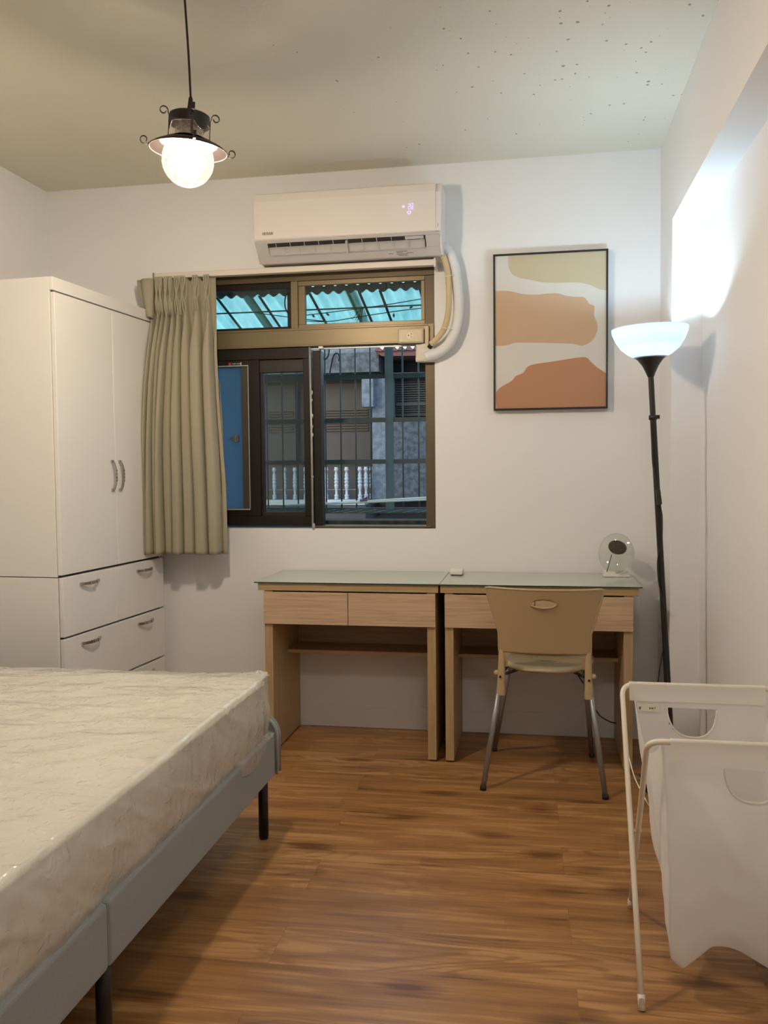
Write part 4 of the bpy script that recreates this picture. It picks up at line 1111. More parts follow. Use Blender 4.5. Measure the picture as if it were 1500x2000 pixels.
# seat: rounded shell with a drooping lip
def seat(u, v):
    a = u * 2 * PI; r = v
    n = 2.6
    ca_, sa_ = math.cos(a), math.sin(a)
    k = (abs(ca_) ** n + abs(sa_) ** n) ** (-1 / n)
    x = 0.192 * r * k * ca_; y = 0.215 * r * k * sa_
    z = 0.452 - 0.016 * (1 - r * r) + 0.010 * (1 if y > 0 else 0) * (y / 0.215) ** 2 - 0.012 * max(0, (r - 0.9) / 0.1) ** 2
    x *= 1 - 0.10 * (0.5 - y / 0.43)
    return Vector((x, y + 0.335, z))
b = BM(); sheet(b, seat, 64, 16, wrap=True)
bmesh.ops.remove_doubles(b, verts=b.verts, dist=1e-5)
o = obj('seat', b, M_chairseat, ch, world=False, smooth=True)
s_ = o.modifiers.new('thick', 'SOLIDIFY'); s_.thickness = 0.016; s_.offset = 0
# legs (metal tubes) with black feet
feet = {('r', -1): L3(943, 1541, -0.735), ('r', 1): L3(1183, 1559, -0.76), ('f', -1): L3(965, 1464, -0.257), ('f', 1): L3(1156, 1476, -0.278)}
for (k, s), f in feet.items():
    f = Vector((f.x, f.y, 0.0))
    top = Vector((s * 0.165, 0.105, 0.44)) if k == 'r' else Vector((s * 0.150, 0.300, 0.436))
    d = (top - f).normalized()
    b = BM(); tube(b, [f + d * 0.012, top], 0.0105, 14)
    lg = obj('leg', b, M_chairleg, ch, world=False)
    b = BM(); tube(b, [f + Vector((0, 0, 0.0005)), f + d * 0.016], 0.0122, 14); obj('foot_cap', b, M_rubber, lg, world=False)
b = BM()
tube(b, smoothpath([(-0.150, 0.13, 0.425), (-0.08, 0.20, 0.436), (0, 0.22, 0.437), (0.08, 0.20, 0.436), (0.150, 0.13, 0.425)], 6), 0.006, 8)
tube(b, [(-0.15, 0.30, 0.437), (0.15, 0.30, 0.437)], 0.0085, 10); tube(b, [(-0.16, 0.11, 0.44), (-0.15, 0.30, 0.437)], 0.0085, 10); tube(b, [(0.16, 0.11, 0.44), (0.15, 0.30, 0.437)], 0.0085, 10)
obj('seat_frame', b, M_blackm, ch, world=False)

# ================================================================== FRAMED ART PRINT
art = thing('framed_art_print', 'abstract print of sand, peach and terracotta shapes in a thin black frame', 'picture', (0.058, -0.015, 1.846))
px0, px1, pz0, pz1 = -0.1952, 0.3087, 1.496, 2.1958
f = 0.008; fy0, fy1 = -0.038, -0.004
b = BM(); box(b, px0, px0 + f, fy0, fy1, pz0, pz1); box(b, px1 - f, px1, fy0, fy1, pz0, pz1); box(b, px0 + f, px1 - f, fy0, fy1, pz0, pz0 + f); box(b, px0 + f, px1 - f, fy0, fy1, pz1 - f, pz1)
obj('frame', b, M_black, art, bevel=0.0008)
# canvas in frame coordinates s,t in 0..1 taken from the picture (s right, t up)
def cp(X, Y):
    """crop pixel (1421x2000 view of the print) -> s,t"""
    s = (X - 138) / (1280 - 138)
    top = 268 + (198 - 268) * s; bot = 1840 + (1808 - 1840) * s
    return s, 1 - (Y - top) / (bot - top)
cx0, cx1, cz0, cz1 = px0 + f, px1 - f, pz0 + f, pz1 - f
def XY(st): return (cx0 + st[0] * (cx1 - cx0), cz0 + st[1] * (cz1 - cz0))
obj('canvas', bx(cx0 - 0.0005, cx1 + 0.0005, -0.030, -0.006, cz0 - 0.0005, cz1 + 0.0005), M_canv, art)
def blob(pts, corners, m, name):
    from mathutils.geometry import tessellate_polygon
    st3 = smoothpath([Vector((*cp(*p), 0)) for p in pts], 5) + [Vector((*cp(*p), 0)) for p in corners]
    P = [XY((min(1, max(0, q.x)), min(1, max(0, q.y)))) for q in st3]
    out = [P[0]]
    for q in P[1:]:
        if (Vector(q) - Vector(out[-1])).length > 1e-4: out.append(q)
    b = BM(); A = [b.verts.new((x, -0.0304, z)) for x, z in out]
    for t in tessellate_polygon([[Vector((x, z, 0)) for x, z in out]]):
        try: b.faces.new([A[k] for k in t])
        except ValueError: pass
    obj(name, b, m, art)
blob([(278, 262), (276, 330), (290, 400), (325, 452), (400, 486), (500, 502), (620, 526), (780, 530), (900, 526), (1020, 528), (1120, 552), (1200, 590), (1279, 606)], [(1281, 606), (1281, 180)], M_p1, 'print_shape')
blob([(139, 622), (250, 619), (340, 630), (430, 650), (560, 655), (680, 643), (790, 640), (870, 662), (960, 674), (1050, 676), (1085, 705), (1110, 745), (1160, 768), (1158, 850), (1168, 890), (1190, 950), (1192, 1010), (1165, 1090), (1120, 1140), (1050, 1176), (1000, 1172), (940, 1160), (850, 1156), (650, 1152), (460, 1152), (340, 1154), (290, 1172), (220, 1185), (139, 1187)], [], M_p2, 'print_shape')
blob([(150, 1838), (146, 1700), (160, 1650), (210, 1605), (310, 1548), (350, 1500), (430, 1462), (475, 1402), (550, 1372), (700, 1350), (850, 1325), (980, 1303), (1080, 1300), (1130, 1345), (1190, 1400), (1279, 1460)], [(1281, 1462), (1281, 1830)], M_p3, 'print_shape')

# ================================================================== FLOOR LAMP
LY = -0.60
base = Vector((0.512, -0.62, 0)); head = at(1271, 735, y=LY)
lp = thing('floor_lamp', 'black torchiere floor lamp with a white bowl shade in the corner', 'lamp', tuple(base))
def onp(t): return base.lerp(head, t)
def tz(z): return onp(z / head.z)
b = BM(); lathe(b, [(0, 0), (0.118, 0), (0.120, 0.006), (0.116, 0.014), (0.02, 0.022), (0.014, 0.045), (0, 0.045)], 40, base); obj('base', b, M_pole, lp)
b = BM(); tube(b, [tz(0.03), tz(0.55)], 0.0125, 16); tube(b, [tz(0.55), tz(1.42)], 0.0115, 16); tube(b, [tz(1.42), head + Vector((0, 0, 0.01))], 0.0105, 16)
po = obj('pole', b, M_pole, lp, smooth=True, auto=50)
b = BM(); c = tz(1.42); tube(b, [c - Vector((0, 0, 0.009)), c + Vector((0, 0, 0.009))], 0.0155, 16); box(b, c.x, c.x + 0.024, c.y - 0.006, c.y + 0.006, c.z - 0.005, c.z + 0.009); obj('cord_clip', b, M_pole, po)
# socket cone and bowl, tilted a touch with the pole
tilt = Matrix.Rotation(math.radians(-1.5), 4, 'Y')
hc = head + Vector((0, 0, 0.0))
b = BM(); lathe(b, [(0.0105, -0.004), (0.0125, 0.0), (0.018, 0.014), (0.030, 0.040), (0.046, 0.062), (0.060, 0.074), (0.056, 0.0745), (0, 0.0745)], 40)
b.transform(Matrix.Translation(hc) @ tilt); obj('shade_holder', b, M_pole, lp, smooth=True, auto=50)
b = BM(); lathe(b, [(0.0, 0.066), (0.054, 0.068), (0.080, 0.082), (0.107, 0.105), (0.127, 0.135), (0.139, 0.165), (0.1405, 0.180), (0.1375, 0.180), (0.136, 0.166), (0.124, 0.138), (0.104, 0.109), (0.078, 0.087), (0.052, 0.073), (0, 0.071)], 64)
b.transform(Matrix.Translation(hc) @ tilt)
M_bowl = cloth('white_translucent_plastic', (0.85, 0.88, 0.9), 0.62, 0, 0, 10, transcol=(0.92, 0.95, 1.0))
obj('lamp_shade', b, M_bowl, lp, smooth=True)
M_cool = emit('cool_led_bulb', (0.58, 0.83, 1.0), 450)
b = BM(); lathe(b, [(0, 0.138), (0.012, 0.1365), (0.022, 0.132), (0.029, 0.124), (0.0305, 0.116), (0, 0.116)], 24, hc + Vector((0.002, 0, 0))); obj('bulb', b, M_cool, lp, smooth=True)
b = BM(); tube(b, [hc + Vector((0.001, 0, 0.07)), hc + Vector((0.002, 0, 0.113))], 0.014, 14); obj('bulb_socket', b, M_white, lp)
# cord running down the pole with an inline switch
b = BM()
pts = [at(1273, 826, y=LY - .02), at(1272, 838, y=LY - .02), at(1273, 862, y=LY - .02), at(1275, 905, y=LY - .02), at(1281, 940, y=LY - .025), at(1287, 962, y=LY - .025), at(1290, 990, y=LY - .025), at(1293, 1010, y=LY - .025), at(1293, 1045, y=LY - .025), at(1291, 1068, y=LY - .02), at(1285, 1090, y=LY - .02), at(1285, 1120, y=LY - .02), at(1288, 1145, y=LY - .02), at(1296, 1175, y=LY - .025), at(1300, 1195, y=LY - .025), at(1301, 1240, y=LY - .025), at(1297, 1262, y=LY - .02), at(1292, 1285, y=LY - .02), at(1286, 1325, y=LY - .02), at(1284, 1365, y=LY - .03)]
e = pts[-1]; pts += [(e.x - 0.01, e.y + 0.02, 0.12), (e.x - 0.03, e.y + 0.08, 0.012), (0.40, -0.50, 0.006)]
tube(b, smoothpath(pts, 5), 0.0026, 8); obj('cord', b, M_rubber, lp, smooth=True)
p0 = at(1284.5, 956, y=LY - .026); p1 = at(1288.5, 986, y=LY - .026)
b = BM(); beam(b, p0, p1, 0.018, 0.016, up=(0, 1, 0)); obj('cord_switch', b, mat('dark_brown_switch', (0.03, 0.02, 0.014), 0.4), lp, bevel=0.004)

# cord under the right desk
b = BM(); pts = [at(1128, 1318, y=-0.06), at(1146, 1345, y=-0.06), at(1152, 1362, y=-0.06), at(1161, 1381, y=-0.07), at(1172, 1398, y=-0.08), at(1190, 1409, y=-0.10), at(1205, 1413, y=-0.12)]
pts += [at(1212, 1414, y=-0.13), at(1217, 1414, y=-0.135)]
tube(b, smoothpath(pts, 6), 0.0026, 8)
obj('power_cord', b, M_rubber, lp, smooth=True)

# ================================================================== PENDANT LAMP
GC = Vector((-0.987, -1.625, 2.123))
tl = Matrix.Rotation(math.radians(4.5), 4, 'Y') @ Matrix.Rotation(math.radians(1.5), 4, 'X')
pm = Matrix.Translation(GC) @ tl
pd = thing('pendant_lamp', 'wrought iron style pendant lamp with a glowing seeded glass globe', 'lamp', tuple(GC))
# everything in lamp space (origin = globe centre)
def pobj(name, b, m, parent=pd, **k): b.transform(pm); return obj(name, b, m, parent, **k)
GR = 0.0735
b = BM(); prof = [(0.0, -GR)]
for k in range(1, 24):
    a = -PI / 2 + (PI * 0.80) * k / 23; prof.append((GR * math.cos(a), GR * math.sin(a)))
prof.append((0.043, 0.070))
lathe(b, prof, 48); pobj('glass_globe', b, M_globe3, smooth=True, label='clear seeded glass globe')
b = BM(); lathe(b, [(0.040, 0.064), (0.040, 0.118)], 40); pobj('glass_neck', b, M_globe2, smooth=True)
# shallow shade disc, dark above, lining coloured near-black against the bulb glare
b = BM(); lathe(b, [(0.044, 0.062), (0.075, 0.050), (0.100, 0.038), (0.109, 0.030), (0.110, 0.027)], 64)
pobj('lamp_shade', b, M_blackm, smooth=True)
b = BM(); lathe(b, [(0.044, 0.0645), (0.075, 0.0505), (0.100, 0.0365), (0.1085, 0.0285)], 64); pobj('shade_lining', b, M_shadein, smooth=True, label='dull metal underside darkened against the bulb glare')
b = BM(); tube(b, [(0.110 * math.cos(t), 0.110 * math.sin(t), 0.0285) for t in [2 * PI * k / 64 for k in range(64)]], 0.0018, 6, closed=True); pobj('shade_rim', b, M_blackm)
# cap band with top plate
b = BM(); lathe(b, [(0.0, 0.138), (0.020, 0.137), (0.050, 0.129), (0.0565, 0.125), (0.0565, 0.097), (0.0545, 0.097), (0.0545, 0.122), (0, 0.126)], 48)
pobj('cap', b, M_blackm, smooth=True, auto=40)
# three crescent tabs hanging from the cap
for a0 in (math.radians(-150), math.radians(-30), math.radians(85)):
    V = []; b = BM()
    for k in range(9):
        a = a0 + math.radians(-24 + 6 * k); dz = 0.018 * math.sin(PI * k / 8)
        V.append((b.verts.new((0.0565 * math.cos(a), 0.0565 * math.sin(a), 0.0975)), b.verts.new((0.0565 * math.cos(a), 0.0565 * math.sin(a), 0.0974 - dz))))
    for (p, q), (r, s) in zip(V, V[1:]): b.faces.new((p, r, s, q))
    ob = pobj('cap_tab', b, M_blackm); s_ = ob.modifiers.new('t', 'SOLIDIFY'); s_.thickness = 0.0015
# four straps with scroll ends
for k, a in enumerate((math.radians(-60), math.radians(30), math.radians(120), math.radians(210))):
    ca2, sa2 = math.cos(a), math.sin(a)
    def RP(r, z): return (r * ca2, r * sa2, z)
    def scroll(cx, cz, r0, a0, turns, n=22):
        return [(cx + (r0 * (1 - 0.45 * i / n)) * math.cos(a0 + turns * 2 * PI * i / n), cz + (r0 * (1 - 0.45 * i / n)) * math.sin(a0 + turns * 2 * PI * i / n)) for i in range(n + 1)]
    P = [(0.058, 0.056), (0.058, 0.09), (0.058, 0.118), (0.061, 0.126)] + scroll(0.0735, 0.128, 0.0125, math.radians(170), -0.95)
    b = BM(); pts = [RP(*q) for q in P]
    for p, q in zip(pts, pts[1:]):
        d = Vector(q) - Vector(p)
        if d.length > 1e-5: beam(b, p, q, 0.0068, 0.0020, up=tuple(Vector((0, 0, 1)).cross(Vector((ca2, sa2, 0))).cross(d)))
    st = pobj('strap', b, M_blackm)
    P = [(0.100, 0.039), (0.112, 0.030)] + scroll(0.1235, 0.0395, 0.0125, math.radians(235), 0.95)
    b = BM(); pts = [RP(*q) for q in P]
    for p, q in zip(pts, pts[1:]):
        d = Vector(q) - Vector(p)
        if d.length > 1e-5: beam(b, p, q, 0.0068, 0.0020, up=tuple(Vector((0, 0, 1)).cross(Vector((ca2, sa2, 0))).cross(d)))
    pobj('rim_scroll', b, M_blackm)
b = BM(); lathe(b, [(0.0, 0.178), (0.004, 0.178), (0.006, 0.172), (0.0085, 0.142), (0.006, 0.134), (0, 0.134)], 20); pobj('cord_grip', b, M_blackm, smooth=True)
b = BM(); lathe(b, [(0, 0.0605), (0.0395, 0.0605), (0.0395, 0.064), (0.024, 0.070), (0.023, 0.120), (0, 0.120)], 28); pobj('lamp_holder', b, M_holder, smooth=True, auto=40)  # wide skirt added to keep bulb light out of the neck
cordtop = at(359.5, 0, z=H)
gt = pm @ Vector((0, 0, 0.176))
ct = Vector((gt.x - 0.015, gt.y + 0.0, H))
b = BM(); tube(b, smoothpath([gt, gt.lerp(ct, 0.4) + Vector((0.0015, 0, 0)), ct], 6), 0.0032, 10); obj('cord', b, M_blackm, pd, smooth=True)
b = BM(); lathe(b, [(0.0, -0.028), (0.03, -0.026), (0.048, -0.01), (0.05, 0.0), (0, 0)], 32, ct); obj('ceiling_rose', b, M_blackm, pd, smooth=True)
M_warm = emit('warm_bulb', (1.0, 0.83, 0.64), 530)
b = BM(); lathe(b, [(0, -0.052), (0.027, -0.046), (0.044, -0.029), (0.0505, -0.005), (0.046, 0.017), (0.029, 0.040), (0.0145, 0.050), (0.0145, 0.058), (0, 0.058)], 32); pobj('light_bulb', b, M_warm, smooth=True, label='glowing warm bulb')

# ================================================================== ADDED FILL LAMP, unseen above the view, brightens bag and bed side
cl = thing('added_fill_lamp', 'added unseen fill lamp on the ceiling in the near half of the room', 'lamp', (0.1, -3.35, H))
b = BM(); lathe(b, [(0, -0.004), (0.19, -0.004), (0.20, -0.02), (0.19, -0.035), (0, -0.035)], 40, (0.1, -3.35, H)); obj('fill_lamp_base', b, M_white, cl)
b = BM(); lathe(b, [(0.185, -0.036), (0.17, -0.065), (0.11, -0.09), (0, -0.10)], 40, (0.1, -3.35, H)); obj('fill_dome', b, emit('warm_fill_dome', (1.0, 0.90, 0.79), 31.0), cl, smooth=True)

# ================================================================== LAUNDRY HAMPER
hp = thing('laundry_hamper', 'white laundry hamper with a sheer bag on a folding tube frame', 'hamper', (0.42, -1.81, 0))
HZ = 0.636
def frame(yt, yb_, xl_top, xl_bot, xr_top, xr_bot, name, zt):
    # U-shaped tube: top bar at yt, feet at yb_
    R0 = 0.035
    P = []
    top = Vector((xl_top, yt, zt)); foot = Vector((xl_bot, yb_, 0.012))
    d = (foot - top).normalized()
    a = top + d * R0
    P += [foot, foot.lerp(a, .33), foot.lerp(a, .66), a]
    for k in range(1, 9):
        t = k / 9; P.append(a * (1 - t) ** 2 + top * 2 * t * (1 - t) + Vector((xl_top + R0, yt, zt)) * t * t)
    topr = Vector((xr_top, yt, zt)); footr = Vector((xr_bot, yb_, 0.012)); d2 = (footr - topr).normalized(); ar = topr + d2 * R0
    s = Vector((xr_top - R0, yt, zt))
    P += [Vector((xl_top + R0, yt, zt)), s]
    for k in range(1, 9):
        t = k / 9; P.append(s * (1 - t) ** 2 + topr * 2 * t * (1 - t) + ar * t * t)
    P += [ar, ar.lerp(footr, .33), ar.lerp(footr, .66), footr]
    b = BM(); tube(b, P, 0.0068, 12); fr = obj(name, b, M_hampf, hp, smooth=True)
    for q, dd in ((foot, d), (footr, d2)):
        b = BM(); tube(b, [q - dd * 0.022, Vector((q.x, q.y, 0.0)) ], 0.0085, 12); obj('foot_cap', b, M_hampf, fr)
    return fr
# frame A: bar away from the camera, feet near ; frame B the other way round
frame(-1.585, -2.045, 0.229, 0.233, 0.634, 0.632, 'tube_frame', HZ)
frame(-2.035, -1.570, 0.243, 0.257, 0.620, 0.612, 'tube_frame', 0.618)
for x in (0.2465, 0.6195):
    b = BM(); tube(b, [(x - 0.012, -1.808, 0.318), (x + 0.012, -1.808, 0.318)], 0.004, 8); obj('pivot', b, M_hampf, hp)
b = BM(); tube(b, smoothpath([(0.236, -1.70, 0.475), (0.245, -1.78, 0.440), (0.262, -1.915, 0.425)], 5), 0.0016, 6); obj('stay_string', b, M_hampf, hp)
# bag: loft of closed rings from the rim to a slumped bottom
def lerp(a, c, t): return a + (c - a) * t
BT = 0.612
def bag_pt(u, v):
    """u around the rim (0..1), v 0 rim .. 1 bottom edge"""
    # rectangle perimeter with corners: near-left, near-right, far-right, far-left
    yn, yf = -2.030, -1.592; x0, x1 = 0.262, 0.606
    xs = [(x0 + 0.012, yn), (x1, yn), (x1 + 0.004, yf), (x0 - 0.004, yf)]
    xb = [(0.318, -1.952), (0.585, -1.965), (0.590, -1.690), (0.345, -1.705)]
    k = u * 4; i = int(k) % 4; t = k - int(k)
    A = Vector(xs[i]).lerp(Vector(xs[(i + 1) % 4]), t); B2 = Vector(xb[i]).lerp(Vector(xb[(i + 1) % 4]), t)
    w = v ** 2.6 * 0.85 + v * 0.15
    p = A.lerp(B2, w * (0.55 if v < .001 else 1))
    # bottom height: low lobes at the near corners, higher between
    zb = 0.115
    if i == 0:
        K = [(0, 0.082), (0.10, 0.060), (0.34, 0.102), (0.5, 0.092), (1.0, 0.048)]
        for (ta, za), (tb, zc) in zip(K, K[1:]):
            if ta <= t <= tb: zb = lerp(za, zc, (t - ta) / (tb - ta))
    elif i == 1: zb = lerp(0.048, 0.12, t)
    elif i == 2: zb = 0.12
    else: zb = lerp(0.12, 0.082, t)
    ztop = BT if i != 2 else HZ - 0.006
    if i == 1: ztop = lerp(BT, HZ - 0.006, sm(t))
    if i == 3: ztop = lerp(HZ - 0.006, BT, sm(t))
    dip = 0
    if i in (1, 3): dip = 0.085 * math.sin(PI * t) ** 1.0    # loose sides sag between the bars
    z = lerp(ztop - dip, zb, v)
    # wrinkles and inward bow
    bow = 0.018 * math.sin(PI * min(1, v * 1.1))
    cx, cy = 0.44, -1.81; d = Vector((p.x - cx, p.y - cy)); d.normalize()
    wr = 0.016 * noise.noise(Vector((p.x * 7, p.y * 7, z * 5))) * min(1, v * 3) + 0.020 * (0.35 - abs(noise.noise(Vector((p.x * 9 + z * 5, p.y * 9, z * 6 - p.x * 4))))) * min(1, max(0, v - 0.25) * 2) + 0.008 * noise.noise(Vector((p.x * 20, p.y * 20, z * 9))) * v
    q = Vector((p.x, p.y)) - d * (bow - wr)
    if i == 0: q.y += 0.05 * v * v * math.sin(PI * t) ** 2
    return Vector((min(q.x, 0.64), q.y, z))
NU, NV = 160, 80
def bag_build():
    bm = BM()
    g = [[bm.verts.new(bag_pt(i / NU, j / NV)) for j in range(NV + 1)] for i in range(NU)]
    uv = {}
    def inhole(i, j):
        u = ((i + .5) / NU) * 4; v = (j + .5) / NV
        side = int(u) % 4; t = u - int(u)
        if side == 0: c, tt = 0.60, t     # near panel handle
        elif side == 2: c, tt = 0.57, t   # far panel (runs right -> left)
        else: return False
        dx = (tt - c) / 0.19; dv = (v - 0.105) / 0.145
        return dv > 0 and abs(dx) < 1 and (dv < (1 - abs(dx) ** 2.6) ** 0.5)
    for i in range(NU):
        for j in range(NV):
            if inhole(i, j): continue
            f = bm.faces.new((g[i][j], g[(i + 1) % NU][j], g[(i + 1) % NU][j + 1], g[i][j + 1])); f.smooth = True
    # bottom
    c = bm.verts.new((0.46, -1.82, 0.125))
    for i in range(NU):
        f = bm.faces.new((g[i][NV], g[(i + 1) % NU][NV], c)); f.smooth = True
    bmesh.ops.delete(bm, geom=[v for v in bm.verts if not v.link_faces], context='VERTS')
    return bm
bag = obj('bag', bag_build(), M_bag, hp, smooth=True, label='sheer white fabric bag')
# folded hems wrapped over the two bars
def hem(side, name):
    b = BM()
    if side == 'far': y, zt, xa, xb, sgn, hh = -1.585, HZ, 0.248, 0.600, -1, 0.040
    else: y, zt, xa, xb, sgn, hh = -2.035, 0.618, 0.292, 0.585, -1, 0.034
    prof = []
    for k in range(9): a = PI * k / 8; prof.append((y + sgn * (0.0082 * -math.cos(a)) , zt + 0.0082 * math.sin(a)))
    P = [(y + sgn * -0.0082, zt - 0.012)] + prof + [(y + sgn * 0.018, zt - hh)]
    def fn(u, v):
        k = v * (len(P) - 1); i = min(int(k), len(P) - 2); t = k - i
        yy = P[i][0] + (P[i + 1][0] - P[i][0]) * t; zz = P[i][1] + (P[i + 1][1] - P[i][1]) * t
        return Vector((xa + (xb - xa) * u, yy, zz))
    sheet(b, fn, 20, len(P) * 3)
    return obj(name, b, M_bag2, hp, smooth=True)
hem('far', 'hem'); hem('near', 'hem')
# handle binding
def binding(side, name):
    b = BM(); P = []
    c, base_u = (0.60, 0.0) if side == 0 else (0.57, 2.0)
    for k in range(25):
        a = PI * k / 24; dx = math.cos(a); dv = max(0, (1 - abs(dx) ** 2.6)) ** 0.5
        p = bag_pt((base_u + c + 0.19 * dx) / 4, 0.105 + 0.145 * dv)
        P.append(p)
    tube(b, P, 0.0026, 6); return obj(name, b, M_bag2, hp, smooth=True)
binding(0, 'handle_binding'); binding(2, 'handle_binding')
# tiny care label on the inside of the far hem
p = at(1272, 1382, y=-1.600)
b = BM(); q0 = at(1246, 1387, y=-1.603); q1 = at(1286, 1377, y=-1.603)
box(b, q0.x, q1.x, -1.6085, -1.6065, q0.z, q1.z + 0.002, 0)
mx_ = (q0.x + q1.x) / 2; mz_ = (q0.z + q1.z) / 2
for (a, c, e, g_) in ((0.004, 0.008, 0.001, 0.003), (0.0045, 0.0065, -0.004, 0.001)): box(b, q0.x + a - .002, q0.x + c, -1.6092, -1.6085, mz_ + e, mz_ + g_, 1)
xx = mx_ + 0.003
box(b, xx, xx + 0.008, -1.6092, -1.6085, mz_ - 0.001, mz_ + 0.001, 1); box(b, xx - .001, xx + 0.001, -1.6092, -1.6085, mz_ - 0.003, mz_ + 0.003, 1); box(b, xx + 0.0075, xx + 0.0095, -1.6092, -1.6085, mz_ - 0.003, mz_ + 0.003, 1)
prism(b, [(xx + 0.012, mz_ - .001), (xx + 0.0155, mz_ - .001), (xx + 0.0138, mz_ + .005)], 'y', -1.6092, -1.6085, 1)
obj('care_label', b, [M_label, M_text], hp)

# ================================================================== OUTSIDE: grille, canopy, neighbour
GY = 0.55
gr = thing('window_grille', 'grey green painted steel security grille outside the window', 'grille', (-1.05, GY, 0.96))
ZF = 1.02
def bar(name, a, c, w, h, m=M_steel, up=(0, 0, 1)):
    b = BM(); beam(b, a, c, w, h, up); return obj(name, b, m, gr)
# vertical bars
for u in (492, 522, 552, 581, 610, 636, 666, 695, 724, 787, 818, 849):
    x = at(u, 850, y=GY).x; tube_b = BM(); tube(tube_b, [(x, GY, ZF), (x, GY, 1.93)], 0.0042, 8); obj('vertical_bar', tube_b, M_steel, gr)
x = at(762, 850, y=GY).x
bar('post', (x, GY - 0.02, ZF - 0.02), (x, GY - 0.02, 1.95), 0.034, 0.03)
for v in (736, 821, 902):
    z = at(700, v, y=GY).z
    bar('horizontal_bar', (-1.75, GY, z), (-0.35, GY, z), 0.012, 0.024)
bar('horizontal_bar', (-1.75, GY, ZF), (-0.35, GY, ZF), 0.02, 0.02)
# scroll ornament
def arc(P): 
    b = BM(); tube(b, smoothpath([at(u, v, y=GY - 0.012) for u, v in P], 6), 0.0042, 8); return b
b = arc([(616, 690), (618, 700), (624, 720), (630, 735)])
for P in ([(625, 682), (628, 695), (634, 702), (634, 735)], [(643, 682), (641, 695), (635, 702)], [(643, 735), (648, 708), (652, 694), (658, 690), (663, 696), (661, 705)]):
    tube(b, smoothpath([at(u, v, y=GY - 0.012) for u, v in P], 6), 0.0042, 8)
obj('scroll_ornament', b, M_steel, gr)
# left and right returns of the cage
# mesh shelf of the cage
b = BM()
for k in range(5): y = 0.17 + k * 0.085; tube(b, [(-1.75, y, ZF), (-0.35, y, ZF)], 0.002, 6)
for k in range(20): x = -1.75 + k * 0.073; tube(b, [(x, 0.15, ZF), (x + 0.03, GY, ZF)], 0.002, 6)
obj('mesh_shelf', b, M_steel, gr)
# sloping roof bars of the cage
SL = math.tan(math.radians(15.5)); CY0, CZ0 = 0.24, 2.130
def canz(y): return CZ0 - (y - CY0) * SL
for (u, v) in ((424, 600), (506, 573), (605, 569), (701, 564), (742, 564), (820, 564)):
    p = at(u, v, y=CY0 + 0.0)
    bar('roof_bar', (p.x, CY0, canz(CY0) - 0.014), (p.x, 0.77, canz(0.77) - 0.014), 0.012, 0.006)
for y in (0.40, 0.62):
    z = canz(y) - 0.02
    bar('roof_crossbar', (-1.9, y, z), (-0.2, y, z), 0.010, 0.006)
# corrugated canopy sheet
cn = thing('canopy', 'pale teal translucent corrugated canopy above the grille, with an older grey edge', 'canopy', (-1.05, 0.6, 2.0))
def can(u, v):
    x = -2.3 + 2.4 * u; y = CY0 + 0.54 * v
    return Vector((x, y, canz(y) + 0.0095 * math.sin(x * 2 * PI / 0.056)))
b = BM(); sheet(b, can, 43 * 8, 6); obj('corrugated_sheet', b, M_canopy, cn, smooth=True)
def can2(u, v):
    x = -2.3 + 2.4 * u; y = CY0 - 0.085 + 0.08 * v
    return Vector((x, y, 2.150 - 0.02 * v + 0.008 * math.sin(x * 2 * PI / 0.056 + 0.5) - 0.012))
b = BM(); sheet(b, can2, 43 * 8, 3); o = obj('edge_sheet', b, mat('grey_teal_sheet', (0.13, 0.19, 0.19), 0.7, var=0.3, vs=5), cn, smooth=True, label='weathered grey green strip')
s_ = o.modifiers.new('t', 'SOLIDIFY'); s_.thickness = 0.004
b = BM(); box(b, -2.3, 0.1, TH + 0.001, 0.165, 2.135, 2.30); obj('fascia_board', b, mat('grey_fascia', (0.13, 0.15, 0.14), 0.8), cn)
for (u, v) in ((478, 570), (680, 566)):
    p = at(u, v, y=CY0); b = BM(); beam(b, (p.x, CY0, canz(CY0) + 0.012), (p.x, 0.78, canz(0.78) + 0.012), 0.05, 0.004)
    obj('roof_batten', b, mat('green_batten', (0.16, 0.36, 0.24), 0.8), cn)
# wires and dead twigs caught under the canopy
for P, lab in (([(586, 617), (660, 608), (750, 596), (833, 582)], 'dark wire rising to the right under the canopy outside, the upper of three'), ([(586, 626), (640, 628), (700, 619), (780, 607), (833, 601)], 'dark wire sagging low under the canopy outside, the lower of three'), ([(500, 611), (545, 617), (600, 624), (640, 628)], 'short dark wire falling to the right behind the window mullion')):
    b = BM(); tube(b, smoothpath([at(u, v, y=0.35) for u, v in P], 6), 0.0022, 6)
    tag(obj('wire', b, M_rubber, smooth=True), lab, 'wire', 'wires under the canopy')
b = BM()
c = at(708, 602, y=0.36)
for k in range(11):
    a = -PI / 2 + (random.random() - 0.5) * 1.1 - 0.25; L_ = 0.05 + 0.04 * random.random(); s0 = c + Vector(((random.random() - .5) * 0.02, 0, (random.random() - .3) * 0.02))
    tube(b, [s0, s0 + Vector((L_ * math.cos(a), 0, L_ * math.sin(a)))], 0.0014, 5)
for (u, v) in ((640, 614), (660, 580), (769, 616), (803, 600), (813, 575), (612, 617)):
    p = at(u, v, y=0.37); bmesh.ops.create_icosphere(b, subdivisions=1, radius=0.010, matrix=Matrix.Translation(p) @ Matrix.Rotation(random.random() * 3, 4, 'Y') @ Matrix.Diagonal((1.2, 0.3, 0.6, 1)))
tag(obj('dry_twigs', b, mat('dead_leaf', (0.12, 0.12, 0.09), 0.9)), 'dry twigs and dead leaves caught under the canopy', 'twigs', kind='stuff')
